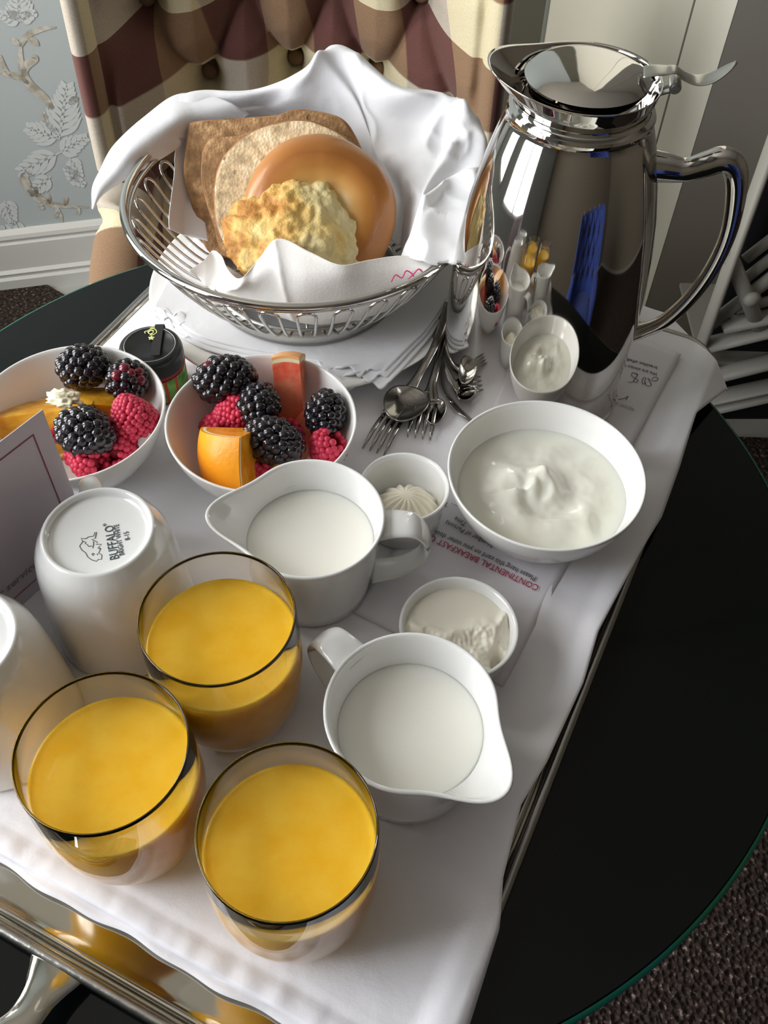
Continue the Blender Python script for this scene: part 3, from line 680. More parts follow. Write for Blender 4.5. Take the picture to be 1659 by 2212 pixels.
# upturned mugs
def mug(x, y, label, hang, stamp):
    e = empty('mug', (x, y, .0004), label, 'mug', 'two upturned white mugs')
    pr = [(.0405, .0008), (.0415, 0), (.0428, .0006), (.0432, .003), (.0428, .02), (.0412, .045), (.0392, .066), (.0372, .077), (.0340, .0845), (.0318, .0878), (.0308, .0900), (.0298, .0912), (.0284, .0910), (.0276, .0892), (.0272, .0872), (.024, .0868), (0, .0866),
          ]
    pr += [(0, .083), (.03, .082), (.0365, .07), (.0390, .045), (.0405, .02), (.0405, .0008)]
    V, F = lathe(pr, 96); new('mug_body', V, F, PORC, e)
    ca, sa = math.cos(hang), math.sin(hang)
    hp = [(.0370, .070, .0072), (.050, .071, .0066), (.0625, .062, .0058), (.066, .046, .0056), (.061, .030, .0056), (.052, .020, .006), (.0405, .015, .007)]
    Q = crom([(r*ca, r*sa, z, w_) for r, z, w_ in hp], 36)
    new('handle', *sweep([Vector(q[:3]) for q in Q], [(q[3], .0035) for q in Q], 16, up=Vector((-ca*.3, -sa*.3, 1))), PORC, e)
    if stamp:
        zt = .0868
        # text reads up the picture
        xd = at(233, 1135, zt)-at(246, 1207, zt); org = at(250, 1209, zt)
        s1 = .0064*1.05
        e0 = Vector((x, y, .0004))
        Mx = lambda px, py: frame(at(px, py, zt+.0004)-e0+Vector((0, 0, .0002)), xd, (0, 0, 1))
        L = (at(232, 1136, zt)-at(249, 1208, zt)).length
        t = text('BUFFALO', .0072, INK2, Mx(258, 1207), e, 'maker_stamp', xs=.80)
        text('BRIGHT WHITE', .0040, INK2, Mx(269, 1199), e, 'maker_stamp', xs=.80)
        text('8-15', .0040, INK2, Mx(281, 1166), e, 'maker_stamp', xs=.85)
        text('\u00ae', .0026, INK2, Mx(230, 1136), e, 'maker_stamp')
        M4 = frame(Vector((0, 0, zt+.0001)), (1, 0, 0), (0, 0, 1))
        def pp(a, b): q = at(a*.4219, 1050+b*.4219, zt)-e0; return (q.x, q.y)
        s_ = [[(455, 262), (440, 272), (415, 270), (425, 285), (408, 310), (420, 330), (440, 345), (450, 365), (470, 380), (495, 388), (503, 378), (520, 378), (522, 355), (505, 345), (515, 325), (500, 320)],
              [(455, 262), (480, 258), (485, 240), (495, 238), (488, 270), (470, 275), (500, 290), (492, 300), (520, 300), (505, 315), (518, 325)],
              [(475, 320), (480, 300), (478, 285)], [(445, 300), (455, 312), (470, 308)], [(470, 350), (478, 346), (484, 352), (476, 358), (470, 350)], [(498, 348), (500, 356)], [(425, 285), (440, 290), (437, 300)]]
        strokes('buffalo_emblem', [[pp(a, b) for a, b in L_] for L_ in s_], .00022, INK2, M4, e, sm=False)
    return e
mug(-.1550, .3035, 'upturned white mug with a stamped buffalo head on its base', math.radians(112), True)
mug(-.2110, .2330, 'upturned white mug cut by the left edge of the picture', math.radians(190), False)

# ================================================================== CARAFE
CA = Vector((.1065, .5265, .0004)); HD = math.radians(-8)
car = empty('coffee_carafe', CA, 'tall polished steel coffee carafe with hinged lid and curved handle', 'carafe')
pr = [(0, .001), (.060, .001), (.0645, 0), (.0668, .0015), (.0672, .004), (.0655, .0062), (.0652, .009), (.0660, .030), (.0668, .060), (.0667, .085), (.0655, .105), (.0632, .130), (.0595, .155), (.0545, .178), (.0480, .201), (.0442, .2120), (.0426, .2160), (.0430, .2180), (.0434, .2195), (.0426, .2212), (.0400, .2225)]
V, F = lathe(pr, 128); o = new('carafe_body', V, F, STEEL, car); sharp(o, 35)
SPA = HD+PI+math.radians(3)
def lipw(r, z, a):
    d = (a-SPA+PI) % (2*PI)-PI; f = sm(.222, .242, z)*math.exp(-(abs(d)/.62)**2.2)
    return r+.0165*f, z+.0065*f
lp = [(.0400, .2222), (.0385, .2235), (.0385, .2255), (.0405, .2290), (.0418, .2330), (.0424, .2370), (.0427, .2378), (.0424, .2384), (.0415, .2372), (.0405, .2330), (.0385, .2290), (.0370, .2250), (.036, .215), (0, .212)]
V, F = lathe(lp, 128, lipw); o = new('pouring_lip', V, F, STEEL, car)
V, F = lathe([(0, .2462), (.012, .2458), (.024, .2440), (.0325, .2412), (.0340, .2400), (.0350, .2396), (.0358, .2390), (.0356, .2378), (.0340, .2376), (.033, .232), (0, .231)], 96); o = new('lid', V, F, STEEL, car); o.location = (0, 0, -.0002); sharp(o, 50)
hx, hy = math.cos(HD), math.sin(HD)
def HP(r, z, s_=0): return Vector((r*hx-s_*hy, r*hy+s_*hx, z))
# hinge and thumb lever
Q = crom([(*HP(.030, .2440), .0070), (*HP(.036, .2455), .0068), (*HP(.042, .2462), .0058), (*HP(.047, .2470), .0050), (*HP(.0525, .2440), .0056), (*HP(.060, .2425), .0064), (*HP(.068, .2450), .0066), (*HP(.075, .2510), .0045), (*HP(.078, .2545), .0012)], 40)
new('thumb_lever', *sweep([Vector(q[:3]) for q in Q], [(max(q[3], .0008), .0010) for q in Q], 14), STEELB, car)
V, F = join(sweep([HP(.0485, .2400, -.007), HP(.0485, .2400, 0), HP(.0485, .2400, .007)], .0034, 14), sweep([HP(.0485, .2400, -.0085), HP(.0485, .2400, -.007)], .0022, 12), sweep([HP(.041, .2350), HP(.0485, .2385)], (.006, .0025), 12)); sharp(new('hinge', V, F, STEELB, car), 50)
hp = [(.0440, .1885, .0085, .0110), (.0560, .1882, .0074, .0098), (.0690, .1882, .0062, .0080), (.0810, .1935, .0068, .0085), (.0900, .1975, .0072, .0085), (.0985, .1925, .0068, .0080), (.1045, .1770, .0060, .0068), (.1085, .1500, .0055, .0056), (.1065, .1230, .0055, .0052), (.0990, .0970, .0055, .0050), (.0870, .0750, .0058, .0050), (.0740, .0640, .0065, .0050), (.0650, .0590, .0080, .0046)]
Q = crom([(*HP(r*.955+.0022, z), b*.92, a) for r, z, a, b in hp], 90)
new('handle', *sweep([Vector(q[:3]) for q in Q], [(q[3], q[4]) for q in Q], 24, up=Vector((-hy, hx, 0))), STEEL, car)

# ================================================================== PLATE, NAPKIN PAD, BASKET
PLC = Vector((-.0685, .6155, .0008))
plate = empty('plate', PLC, 'large white plate beneath the wire bread basket', 'plate')
V, F = lathe([(0, .002), (.065, .002), (.067, 0), (.071, .0004), (.074, .003), (.100, .0095), (.1250, .0160), (.1268, .0172), (.1262, .0184), (.1245, .0184), (.100, .0130), (.078, .0075), (.066, .0058), (0, .0055)], 128)
new('plate_body', V, F, BOWLM, plate)
# folded linen napkin lying on the plate (several layers with a wavy stitched edge)
nap = None
def foldednap(rows, dz, name, wave, par=None, ph=0):
    def fn(p, u, v):
        e = math.exp(-((1-v)/.10)**2)
        p = p+Vector((0, 0, dz+2.2*wave*e*(.6+math.sin(u*46+ph)+.6*math.sin(u*27+2+ph))))
        p.y += .0030*e*(math.sin(u*38+ph)+.6*math.sin(u*71+2*ph))
        return p
    o = patch(name, rows, 110, 50, LINEN2, par, wr=(.0012, 28), thick=.0016, rel=Vector((0, 0, -T0)) if par is None else Vector((0, 0, 0)), fn=fn)
    return o
base_rows = [[(420, 520, .019), (560, 480, .021), (720, 470, .021), (880, 500, .021), (985, 560, .022)],
             [(370, 590, .019), (520, 600, .020), (690, 610, .020), (880, 640, .020), (972, 650, .021)],
             [(343, 650, .020), (480, 700, .0185), (650, 730, .0185), (840, 740, .019), (940, 710, .021)],
             [(332, 682, .0205), (450, 752, .018), (610, 782, .018), (770, 800, .018), (893, 768, .021)],
             [(356, 694, .021), (440, 744, .0165), (600, 790, .0150), (740, 826, .017), (842, 832, .0195)]]
nap = foldednap(base_rows, -.0002, 'folded_napkin', .0005)
nap['label'] = 'folded white linen napkin with a wavy hem, lying on the large plate'; nap['category'] = 'napkin'
rows2 = [[(p[0]+(-6 if i > 2 else 0), p[1]-[0, 0, 4, 8, 12][j], p[2]) for i, p in enumerate(r)] for j, r in enumerate(base_rows)]
foldednap(rows2, .0014, 'napkin_fold', .0006, nap, 1.7).location = (0, 0, T0)
rows3 = [[(p[0]+(-10 if i > 2 else 4), p[1]-[0, 0, 8, 14, 22][j], p[2]) for i, p in enumerate(r)] for j, r in enumerate(base_rows)]
foldednap(rows3, .0030, 'napkin_fold', .0005, nap, 3.1).location = (0, 0, T0)

BC = Vector((-.0690, .6090, 0)); RIMZ = .103; RR = .1285; FTR = .074
bk = empty('bread_basket', BC+Vector((0, 0, .0265)), 'round steel wire basket of looped wires holding the breads', 'basket')
BO = BC+Vector((0, 0, .0265))
BASKET_BASE = .0265
cen = lambda f: Vector((0, 0, 0))
def ringp(R, z, n=96): return [Vector((R*math.cos(2*PI*k_/n), R*math.sin(2*PI*k_/n), z)) for k_ in range(n)]
RZ = RIMZ-BASKET_BASE
new('rim', *sweep(ringp(RR, RZ, 128), (.0030, .0030), 14, closed=True), STEEL, bk)
new('rim', *sweep(ringp(RR-.003, RZ-.0055, 128), (.0016, .0016), 10, closed=True), STEELW, bk)
V, F = lathe([(r_+.008, z_) for r_, z_ in [(.0655, -.003), (.068, -.003), (.0690, .003), (.0675, .010), (.066, .0118), (.0645, .0110), (.0652, .003), (.0655, 0)]], 96); new('foot_ring', V, F, STEELB, bk)
# looped wires: a pair of wires joined by an arch just under the rim
NW = 30
def wallr(f):   # f 0 at foot, 1 at rim
    return FTR+(RR-.0045-FTR)*f**.72, .008+(RZ-.0085-.008)*f**1.12
wm = None
for k_ in range(NW):
    a0 = 2*PI*k_/NW; hw = .27*2*PI/NW
    side = []
    for f in np.linspace(0, .86, 12):
        r_, z_ = wallr(f); side.append((a0-hw*(.85+.15*f), r_, z_))
    arch = []
    for t in np.linspace(PI, 0, 9)[1:-1]:
        f = .86+.13*math.sin(t); r_, z_ = wallr(f); arch.append((a0+hw*math.cos(t), r_, z_))
    pth = side+arch+[(2*a0-a, r_, z_) for a, r_, z_ in reversed(side)]
    if k_ == 0:
        V, F = sweep([Vector((r_*math.cos(a), r_*math.sin(a), z_)) for a, r_, z_ in pth], .00115, 7); o = new('wire_loop', V, F, STEELW, bk); wm = o
    else:
        o = wm.copy(); C.objects.link(o); o.rotation_euler = (0, 0, a0)
new('wire_ring', *sweep(ringp(.030, .0095, 40), .0012, 7, closed=True), STEELW, bk)
for k_ in range(8):
    a = 2*PI*k_/8+.1; new('floor_wire', *sweep([Vector((.03*math.cos(a), .03*math.sin(a), .0095)), Vector((.074*math.cos(a), .074*math.sin(a), .0100))], .0011, 7), STEELW, bk)

# ---- cloth lining the basket
R0_ = [(372, 300, .075), (470, 225, .10), (590, 190, .10), (690, 150, .10), (745, 140, .10), (860, 190, .10), (960, 225, .10), (1040, 330, .095), (1015, 430, .09), (1000, 560, .092)]   # behind / outside
R1_ = [(383, 212, .112), (440, 197, .116), (540, 199, .120), (665, 152, .132), (738, 104, .142), (870, 200, .132), (980, 219, .127), (1040, 312, .118), (1030, 420, .112), (1000, 540, .108)]   # crest
R2_ = [(400, 250, .110), (440, 235, .112), (560, 232, .106), (640, 210, .120), (735, 170, .128), (820, 250, .112), (930, 290, .110), (985, 370, .108), (955, 440, .108), (990, 572, .104)]
R3_ = [(425, 330, .085), (470, 290, .085), (580, 275, .088), (690, 270, .092), (790, 300, .094), (830, 340, .092), (900, 370, .100), (925, 420, .102), (915, 500, .104), (930, 580, .100)]
R4_ = [(420, 430, .055), (500, 400, .055), (600, 390, .055), (700, 390, .055), (800, 400, .060), (860, 430, .065), (880, 470, .078), (890, 510, .085), (880, 545, .090), (880, 575, .090)]
R5_ = [(450, 520, .042), (520, 500, .042), (600, 490, .042), (700, 490, .042), (780, 500, .042), (840, 520, .044), (860, 540, .050), (870, 560, .058), (860, 580, .062), (850, 600, .065)]
def inside(p, m_=.0028):
    z = p.z-BASKET_BASE; fz = max(0, min(1, (z-.008)/(RZ-.0165)))**(1/1.12); rmax = FTR+(RR-.0045-FTR)*fz**.72-m_
    if p.z > RIMZ+.004: return p
    dx, dy = p.x-BC.x, p.y-BC.y; r_ = math.hypot(dx, dy)
    if r_ > rmax: p = Vector((BC.x+dx*rmax/r_, BC.y+dy*rmax/r_, p.z))
    return p
def foldfn(p, u, v):
    k_ = math.exp(-((v-.33)/.3)**2)
    a = u*9.5
    q = p*1.0; wgt = sm(.06, .2, v)
    rg = 1-abs(noise.noise(Vector((q.x*16+q.z*10, q.y*16-q.z*8, 3.3))))*2.2; rg2 = 1-abs(noise.noise(Vector((q.x*34, q.y*30+q.z*14, 7.7))))*2.2
    p = p+Vector((0, -.45, .8))*wgt*(.0105*max(0, rg)**2.5+.0030*max(0, rg2)**3)*sm(.25, .5, u)
    # long diagonal fold running from the peak
    d = (u-(.36+.30*(v-.2))); p.z += .007*math.exp(-(d/.022)**2)*sm(.12, .22, v)*sm(.85, .55, v)
    d = (u-(.70+.18*(v-.2))); p.z += .008*math.exp(-(d/.02)**2)*sm(.15, .25, v)*sm(.9, .6, v)
    d = (u-(.86-.1*(v-.2))); p.z += .008*math.exp(-(d/.02)**2)*sm(.15, .25, v)*sm(.9, .6, v)
    return inside(p) if v > .2 else p
ln = patch('basket_napkin', [R0_, R1_, R2_, R3_, R4_, R5_], 200, 90, LINEN2, wr=(.0035, 26), thick=.0010, rel=Vector((0, 0, -T0)), fn=foldfn)
tag(ln, 'white cloth napkin lining the bread basket, a corner peaking at the back', 'napkin')
# left drape hanging over the rim
D = [[(470, 212, .116), (520, 205, .118), (545, 240, .110)],
     [(385, 206, .114), (425, 240, .116), (440, 300, .088)],
     [(300, 265, .108), (372, 300, .110), (408, 360, .076)],
     [(235, 345, .102), (290, 375, .104), (372, 430, .072)],
     [(203, 385, .096), (222, 405, .098), (352, 485, .066)],
     [(198, 455, .090), (205, 452, .090), (346, 492, .064)]]
Dl = [[(470, 212, .116), (505, 225, .116), (540, 245, .108)], [(395, 203, .116), (430, 250, .112), (450, 310, .09)], [(335, 235, .112), (372, 262, .116), (388, 300, .104)], [(250, 310, .108), (290, 330, .110), (385, 318, .100)], [(206, 385, .100), (235, 395, .100), (300, 370, .094)], [(198, 452, .092), (203, 450, .092), (216, 400, .092)]]
o = patch('draped_corner', Dl, 40, 70, LINEN2, ln, wr=(.0016, 30), thick=.0010); o.location = (0, 0, T0)
De = [[(380, 300, .104), (425, 262, .098), (470, 240, .09)], [(376, 360, .088), (412, 350, .080), (440, 350, .075)], [(358, 430, .074), (395, 440, .066), (440, 450, .06)], [(345, 491, .066), (385, 505, .056), (450, 520, .05)]]
o = patch('inner_fold', De, 40, 50, LINEN2, ln, wr=(.0012, 30), thick=.0008, fn=lambda p, u, v: inside(p)); o.location = (0, 0, T0)

# ---- thin paper napkin in front
Pn = [[(400, 590, .046), (440, 560, .052), (465, 540, .056), (512, 600, .082), (556, 560, .094), (600, 515, .108), (668, 545, .107), (735, 572, .105), (800, 560, .104), (870, 553, .103), (930, 565, .101), (982, 576, .103)],
      [(395, 600, .042), (440, 590, .044), (480, 585, .048), (506, 622, .074), (545, 605, .084), (605, 580, .094), (665, 600, .094), (735, 605, .094), (800, 595, .093), (870, 590, .093), (930, 592, .095), (975, 590, .097)],
      [(392, 608, .038), (435, 620, .037), (470, 625, .040), (500, 630, .060), (550, 632, .068), (610, 645, .070), (665, 655, .070), (730, 655, .071), (800, 645, .073), (870, 628, .076), (925, 612, .080), (962, 595, .086)],
      [(400, 590, .033), (450, 620, .033), (500, 640, .034), (530, 660, .042), (570, 675, .044), (620, 690, .045), (670, 700, .045), (720, 700, .046), (780, 690, .048), (840, 670, .052), (880, 650, .058), (920, 620, .068)],
      [(420, 560, .038), (480, 570, .038), (530, 600, .038), (560, 620, .039), (600, 640, .039), (640, 650, .039), (680, 655, .039), (720, 650, .039), (760, 640, .039), (800, 620, .040), (840, 600, .042), (870, 580, .050)]]
def creasefn(p, u, v):
    d = abs(u-.47-.06*(v-.5)); p = p+Vector((0, -.9, .5))*(.0035*math.exp(-(d/.02)))
    return inside(p)
pn = patch('paper_napkin', Pn, 150, 60, PAPERN, wr=(.0012, 30), thick=.0005, rel=Vector((0, 0, -T0)), fn=creasefn)
tag(pn, 'thin creased paper napkin standing up in front of the scone', 'napkin')
PINK = mat('napkin_print_pink', (.70, .06, .22), .7)
q0 = at(845, 606, .0915); M4 = frame(q0+Vector((0, -.0030, T0+.001)), at(930, 585, .0955)-q0, (.15, -.75, .62))
strokes('printed_script', [[(0, 0), (.004, .004), (.008, .001), (.012, .005), (.016, .001), (.015, -.003), (.011, -.002), (.017, .002), (.021, .004), (.024, 0), (.028, .003), (.032, .001)]], .0005, PINK, M4, pn)

# ---- breads
def slab(name, pix, p, n, th, label, crumbm, top_wave=.0, cat='bread', seed=0):
    n = Vector(n).normalized(); P = [atp(a, b, p, n) for a, b in pix]
    c0 = sum(P, Vector())/len(P); xd = Vector((1, 0, 0)); xd = (xd-n*xd.dot(n)).normalized(); yd = n.cross(xd)
    L = crom([((q-c0).dot(xd), (q-c0).dot(yd)) for q in P+[P[0]]], 140)[:-1]
    L = [(a*(1+.006*noise.noise(Vector((a*90, b*90, seed)))), b*(1+.006*noise.noise(Vector((a*90, b*90, seed+5))))) for a, b in L]
    N = len(L); V, F, mi = [], [], []
    secs = [(1.0, -th/2+.0008), (1.0, -th/2), (1.0, th/2), (.985, th/2+.0007)]
    def ringv(k_, z): 
        return [Vector((a*k_, b*k_, z+(.0006*noise.noise(Vector((a*140, b*140, seed))) if k_ < 1 else 0))) for a, b in L]
    rings = [(.0, -th/2), (.98, -th/2-.0005), (1.0, -th/2+.001), (1.003, 0), (1.0, th/2-.001), (.975, th/2+.0003), (.93, th/2), (.85, th/2+.0002), (.7, th/2-.0002), (.5, th/2+.0002), (.3, th/2), (0, th/2)]
    ids = []
    for k_, z in rings:
        if k_ == 0: ids.append([len(V)]); V.append(Vector((0, 0, z)))
        else:
            b0 = len(V); V += ringv(k_, z); ids.append(list(range(b0, b0+N)))
    for ri, (A, B) in enumerate(zip(ids, ids[1:])):
        for k_ in range(N):
            k2 = (k_+1) % N
            if len(A) == 1: F.append((A[0], B[k_], B[k2]))
            elif len(B) == 1: F.append((A[k_], B[0], A[k2]))
            else: F.append((A[k_], B[k_], B[k2], A[k2]))
            mi.append(1 if ri in (1, 2, 3, 4) else 0)
    o = new(name, V, F, [crumbm, BREADC]); o.data.polygons.foreach_set('material_index', mi); sharp(o, 60)
    fr = Matrix((xd, yd, n)).transposed().to_4x4(); fr.translation = c0+Vector((0, 0, T0)); o.matrix_world = fr
    return tag(o, label, cat, 'slices of bread in the basket')
slab('bread_slice', [(412, 275), (425, 264), (520, 256), (600, 250), (640, 238), (700, 244), (745, 262), (775, 310), (795, 370), (790, 430), (700, 520), (560, 560), (470, 552), (440, 520), (420, 450), (401, 385), (405, 320)],
     at(620, 380, .098)+Vector((0, .020, 0)), (-.16, -.80, .58), .0095, 'square brown rye slice at the very back of the basket', CRUMBD, seed=1)
slab('bread_slice', [(440, 330), (460, 300), (520, 292), (600, 270), (680, 268), (740, 300), (760, 380), (740, 460), (640, 520), (540, 560), (485, 545), (462, 480), (440, 400)],
     at(620, 380, .098)+Vector((0, .006, 0)), (-.20, -.78, .60), .009, 'brown rye slice between the square one and the pale one', CRUMBD, seed=2)
slab('bread_slice', [(466, 410), (475, 365), (500, 325), (550, 285), (610, 266), (670, 262), (730, 285), (775, 320), (793, 362), (800, 430), (760, 520), (640, 560), (540, 562), (488, 530), (470, 475)],
     at(620, 380, .098)+Vector((0, -.011, 0)), (-.16, -.78, .60), .012, 'pale wheat slice with round holes, just behind the bagel', CRUMBL, seed=3)

def bagelmesh():
    V, F = [], []; n, m_ = 120, 48
    for i in range(n):
        a = 2*PI*i/n
        for j in range(m_):
            b = 2*PI*j/m_; rt = .0235+.0012*noise.noise(Vector((math.cos(a)*1.5, math.sin(a)*1.5, 2)))
            R = .0325+rt*math.cos(b); z = rt*.78*math.sin(b)
            if math.cos(b) < -.55: R = max(R, .0098+.002*math.sin(3*a))
            V.append(Vector((R*math.cos(a)*1.0, R*math.sin(a)*.99, z)))
    for i in range(n):
        for j in range(m_): F.append((i*m_+j, ((i+1) % n)*m_+j, ((i+1) % n)*m_+(j+1) % m_, i*m_+(j+1) % m_))
    return V, F
V, F = bagelmesh()
# bake colour: pale hole, golden brown shoulder (object-space radius)
nt = BAGELM.node_tree; b = nt.nodes['Principled BSDF']; tc = nt.nodes.new('ShaderNodeTexCoord'); sp = nt.nodes.new('ShaderNodeSeparateXYZ'); nt.links.new(tc.outputs['Object'], sp.inputs[0])
cb = nt.nodes.new('ShaderNodeCombineXYZ'); nt.links.new(sp.outputs[0], cb.inputs[0]); nt.links.new(sp.outputs[1], cb.inputs[1])
ln_ = nt.nodes.new('ShaderNodeVectorMath'); ln_.operation = 'LENGTH'; nt.links.new(cb.outputs[0], ln_.inputs[0])
nz = nt.nodes.new('ShaderNodeTexNoise'); nz.inputs['Scale'].default_value = 35; nt.links.new(tc.outputs['Object'], nz.inputs['Vector'])
ma = nt.nodes.new('ShaderNodeMath'); ma.operation = 'MULTIPLY_ADD'; ma.inputs[1].default_value = .012; nt.links.new(nz.outputs['Fac'], ma.inputs[0]); nt.links.new(ln_.outputs['Value'], ma.inputs[2])
rp = nt.nodes.new('ShaderNodeValToRGB'); mr = nt.nodes.new('ShaderNodeMapRange'); mr.inputs[1].default_value = .010; mr.inputs[2].default_value = .066; nt.links.new(ma.outputs[0], mr.inputs[0]); nt.links.new(mr.outputs[0], rp.inputs[0])
E = rp.color_ramp.elements; E[0].position = .08; E[0].color = (.84, .70, .42, 1); E[1].position = 1; E[1].color = (.50, .23, .08, 1)
for p_, c_ in ((.22, (.78, .58, .28)), (.34, (.66, .36, .11)), (.50, (.48, .20, .042)), (.68, (.36, .125, .024)), (.85, (.46, .19, .05))): e = E.new(p_); e.color = (*c_, 1)
nt.links.new(rp.outputs[0], b.inputs['Base Color'])
nB = Vector((.10, -.72, .69)).normalized()
bg = new('bagel', V, F, BAGELM); pB = at(692, 462, .094)
fr = frame(pB+Vector((0, 0, T0)), (1, 0, 0), nB); bg.matrix_world = fr
tag(bg, 'shiny golden brown bagel leaning on the bread slices', 'bagel')

# scone: craggy mound
bm = bmesh.new(); bmesh.ops.create_icosphere(bm, subdivisions=6, radius=1)
for v in bm.verts:
    p = v.co.copy(); d = p.normalized()
    f = 1+.10*noise.noise(d*1.7)+.10*(noise.multi_fractal(d*3.2+Vector((5, 1, 2)), 1.0, 2.1, 5)-1)*.5
    cel = noise.voronoi(d*3.6+Vector((3, 8, 1)))[0]; f += .12*(cel[1]-cel[0])-.03
    cel = noise.voronoi(d*8+Vector((1, 2, 9)))[0]; f += .05*(cel[1]-cel[0])
    nx_ = 1-.22*max(0, d.y+.1); v.co = Vector((d.x*.053*f*nx_-.004*max(0, d.y), d.y*.050*f*(.72 if d.y < 0 else 1), d.z*.033*f*(1.05 if d.z > 0 else .8)))
me = bpy.data.meshes.new('scone'); bm.to_mesh(me); bm.free(); me.materials.append(SCONEM); me.shade_smooth()
scn = bpy.data.objects.new('scone', me); C.objects.link(scn)
scn.matrix_world = frame(at(638, 538, .080)+Vector((0, 0, T0)), (1, -.25, -.38), (.0, -.62, .78))
tag(scn, 'craggy pale yellow scone with browned edges in front of the bagel', 'scone')
nt = SCONEM.node_tree; b = nt.nodes['Principled BSDF']; tc = nt.nodes.new('ShaderNodeTexCoord'); n1 = nt.nodes.new('ShaderNodeTexNoise'); n1.inputs['Scale'].default_value = 38; n1.inputs['Detail'].default_value = 6
nt.links.new(tc.outputs['Object'], n1.inputs['Vector']); sp = nt.nodes.new('ShaderNodeSeparateXYZ'); nt.links.new(tc.outputs['Object'], sp.inputs[0])
ma = nt.nodes.new('ShaderNodeMath'); ma.operation = 'MULTIPLY_ADD'; ma.inputs[1].default_value = 5.5; nt.links.new(sp.outputs[0], ma.inputs[0]); nt.links.new(n1.outputs['Fac'], ma.inputs[2])
rp = nt.nodes.new('ShaderNodeValToRGB'); nt.links.new(ma.outputs[0], rp.inputs[0]); E = rp.color_ramp.elements; E[0].position = .24; E[0].color = (.48, .21, .04, 1); E[1].position = .75; E[1].color = (.78, .66, .36, 1)
for p_, c_ in ((.38, (.74, .46, .13)), (.52, (.80, .60, .24)), (.60, (.72, .58, .27))): e = E.new(p_); e.color = (*c_, 1)
nt.links.new(rp.outputs[0], b.inputs['Base Color'])

# ================================================================== FRUIT
bm = bmesh.new(); bmesh.ops.create_icosphere(bm, subdivisions=2, radius=1); ICO = ([v.co.copy() for v in bm.verts], [tuple(v.index for v in f.verts) for f in bm.faces]); bm.free()
def berry(name, pos, ax, dims, rd, m, label, cat, group, reds=(), seed=0, hollow=False, m2=None):
    """ellipsoid of drupelets; dims=(length, radius)"""
    rnd = random.Random(seed); V, F, mi = [], [], []; a_, r_ = dims[0]/2, dims[1]
    n = int(4.6*(a_*r_)/(rd*rd)*1.0); n = max(n, 26); ga = PI*(3-math.sqrt(5))
    allp = []
    for i in range(n):
        z = 1-2*(i+.5)/n
        if hollow and z > .80: continue
        rr_ = math.sqrt(1-z*z); th = ga*i+rnd.uniform(-.08, .08)
        tap = 1-.16*(z > 0)*z if not hollow else .62+.38*sm(-1, .5, z)
        allp.append(Vector(((r_-rd*.55)*tap*rr_*math.cos(th), (r_-rd*.55)*tap*rr_*math.sin(th), (a_-rd*.55)*z))+Vector((rnd.uniform(-1, 1), rnd.uniform(-1, 1), rnd.uniform(-1, 1)))*rd*.13)
    for i, c_ in enumerate(allp):
        s_ = rd*rnd.uniform(.88, 1.14); b0 = len(V); red = (i in reds) or (m is BLACKB and rnd.random() < .004)
        V += [c_+v*s_ for v in ICO[0]]; F += [tuple(b0+q for q in f) for f in ICO[1]]; mi += [1 if red else 0]*len(ICO[1])
    b0 = len(V); V += [Vector((v.x*(r_*.60 if hollow else r_-rd*.7), v.y*(r_*.60 if hollow else r_-rd*.7), v.z*(a_-rd*.7)*(.8 if hollow else 1)-(.18*a_ if hollow else 0))) for v in ICO[0]]; F += [tuple(b0+q for q in f) for f in ICO[1]]; mi += [1 if m2 else 0]*len(ICO[1])
    o = new(name, V, F, [m, m2 or BLACKR]); o.data.polygons.foreach_set('material_index', mi)
    o.matrix_world = frame(Vector(pos)+Vector((0, 0, T0)), Vector(ax).orthogonal(), ax)
    return tag(o, label, cat, group)
G1, G2 = 'blackberries in the fruit bowls', 'raspberries in the fruit bowls'
berry('blackberry', at(182, 793, .047), (1, .15, .1), (.036, .0150), .0040, BLACKB, 'blackberry at the back of the left fruit bowl', 'blackberry', G1, seed=1)
berry('blackberry', at(276, 822, .046), (.4, -.9, .2), (.027, .0142), .0040, BLACKB, 'small blackberry with reddish drupelets, in the left fruit bowl', 'blackberry', G1, reds=(12, 15, 20, 9, 17), seed=2)
berry('blackberry', at(186, 934, .046), (1, -.35, .1), (.041, .0162), .0042, BLACKB, 'large blackberry beside the corner of the menu card', 'blackberry', G1, seed=3)
berry('raspberry', at(287, 904, .043), (.45, -.55, -.7), (.034, .0172), .0024, RASP, 'pink raspberry at the right side of the left fruit bowl', 'raspberry', G2, seed=4, m2=RASPH, hollow=True)
berry('raspberry', at(255, 968, .030), (-.4, -.8, .45), (.030, .0150), .0026, RASP, 'red raspberry lying open near the rim of the left fruit bowl', 'raspberry', G2, seed=5, m2=RASPH, hollow=True)
berry('raspberry', at(190, 995, .030), (.8, -.3, .1), (.028, .0140), .0026, RASP, 'red raspberry under the largest blackberry beside the menu card', 'raspberry', G2, seed=6, m2=RASPH, hollow=True)
berry('blackberry', at(488, 820, .052), (1, .28, .1), (.042, .0160), .0042, BLACKB, 'largest blackberry, at the back left of the middle fruit bowl', 'blackberry', G1, seed=7)
berry('blackberry', at(560, 872, .047), (.3, .9, .2), (.030, .0140), .0039, BLACKB, 'blackberry between the largest one and the grapefruit wedge', 'blackberry', G1, seed=8)
berry('blackberry', at(592, 952, .043), (1, -.45, 0), (.042, .0150), .0040, BLACKB, 'long blackberry lying against the orange wedge', 'blackberry', G1, seed=9)
berry('blackberry', at(703, 893, .042), (.1, 1, .2), (.034, .0135), .0040, BLACKB, 'blackberry at the right wall of the middle fruit bowl', 'blackberry', G1, seed=10)
berry('raspberry', at(508, 888, .038), (.9, .3, .2), (.030, .0145), .0026, RASP, 'raspberry showing between two blackberries of the middle bowl', 'raspberry', G2, seed=11, m2=RASPH, hollow=True)
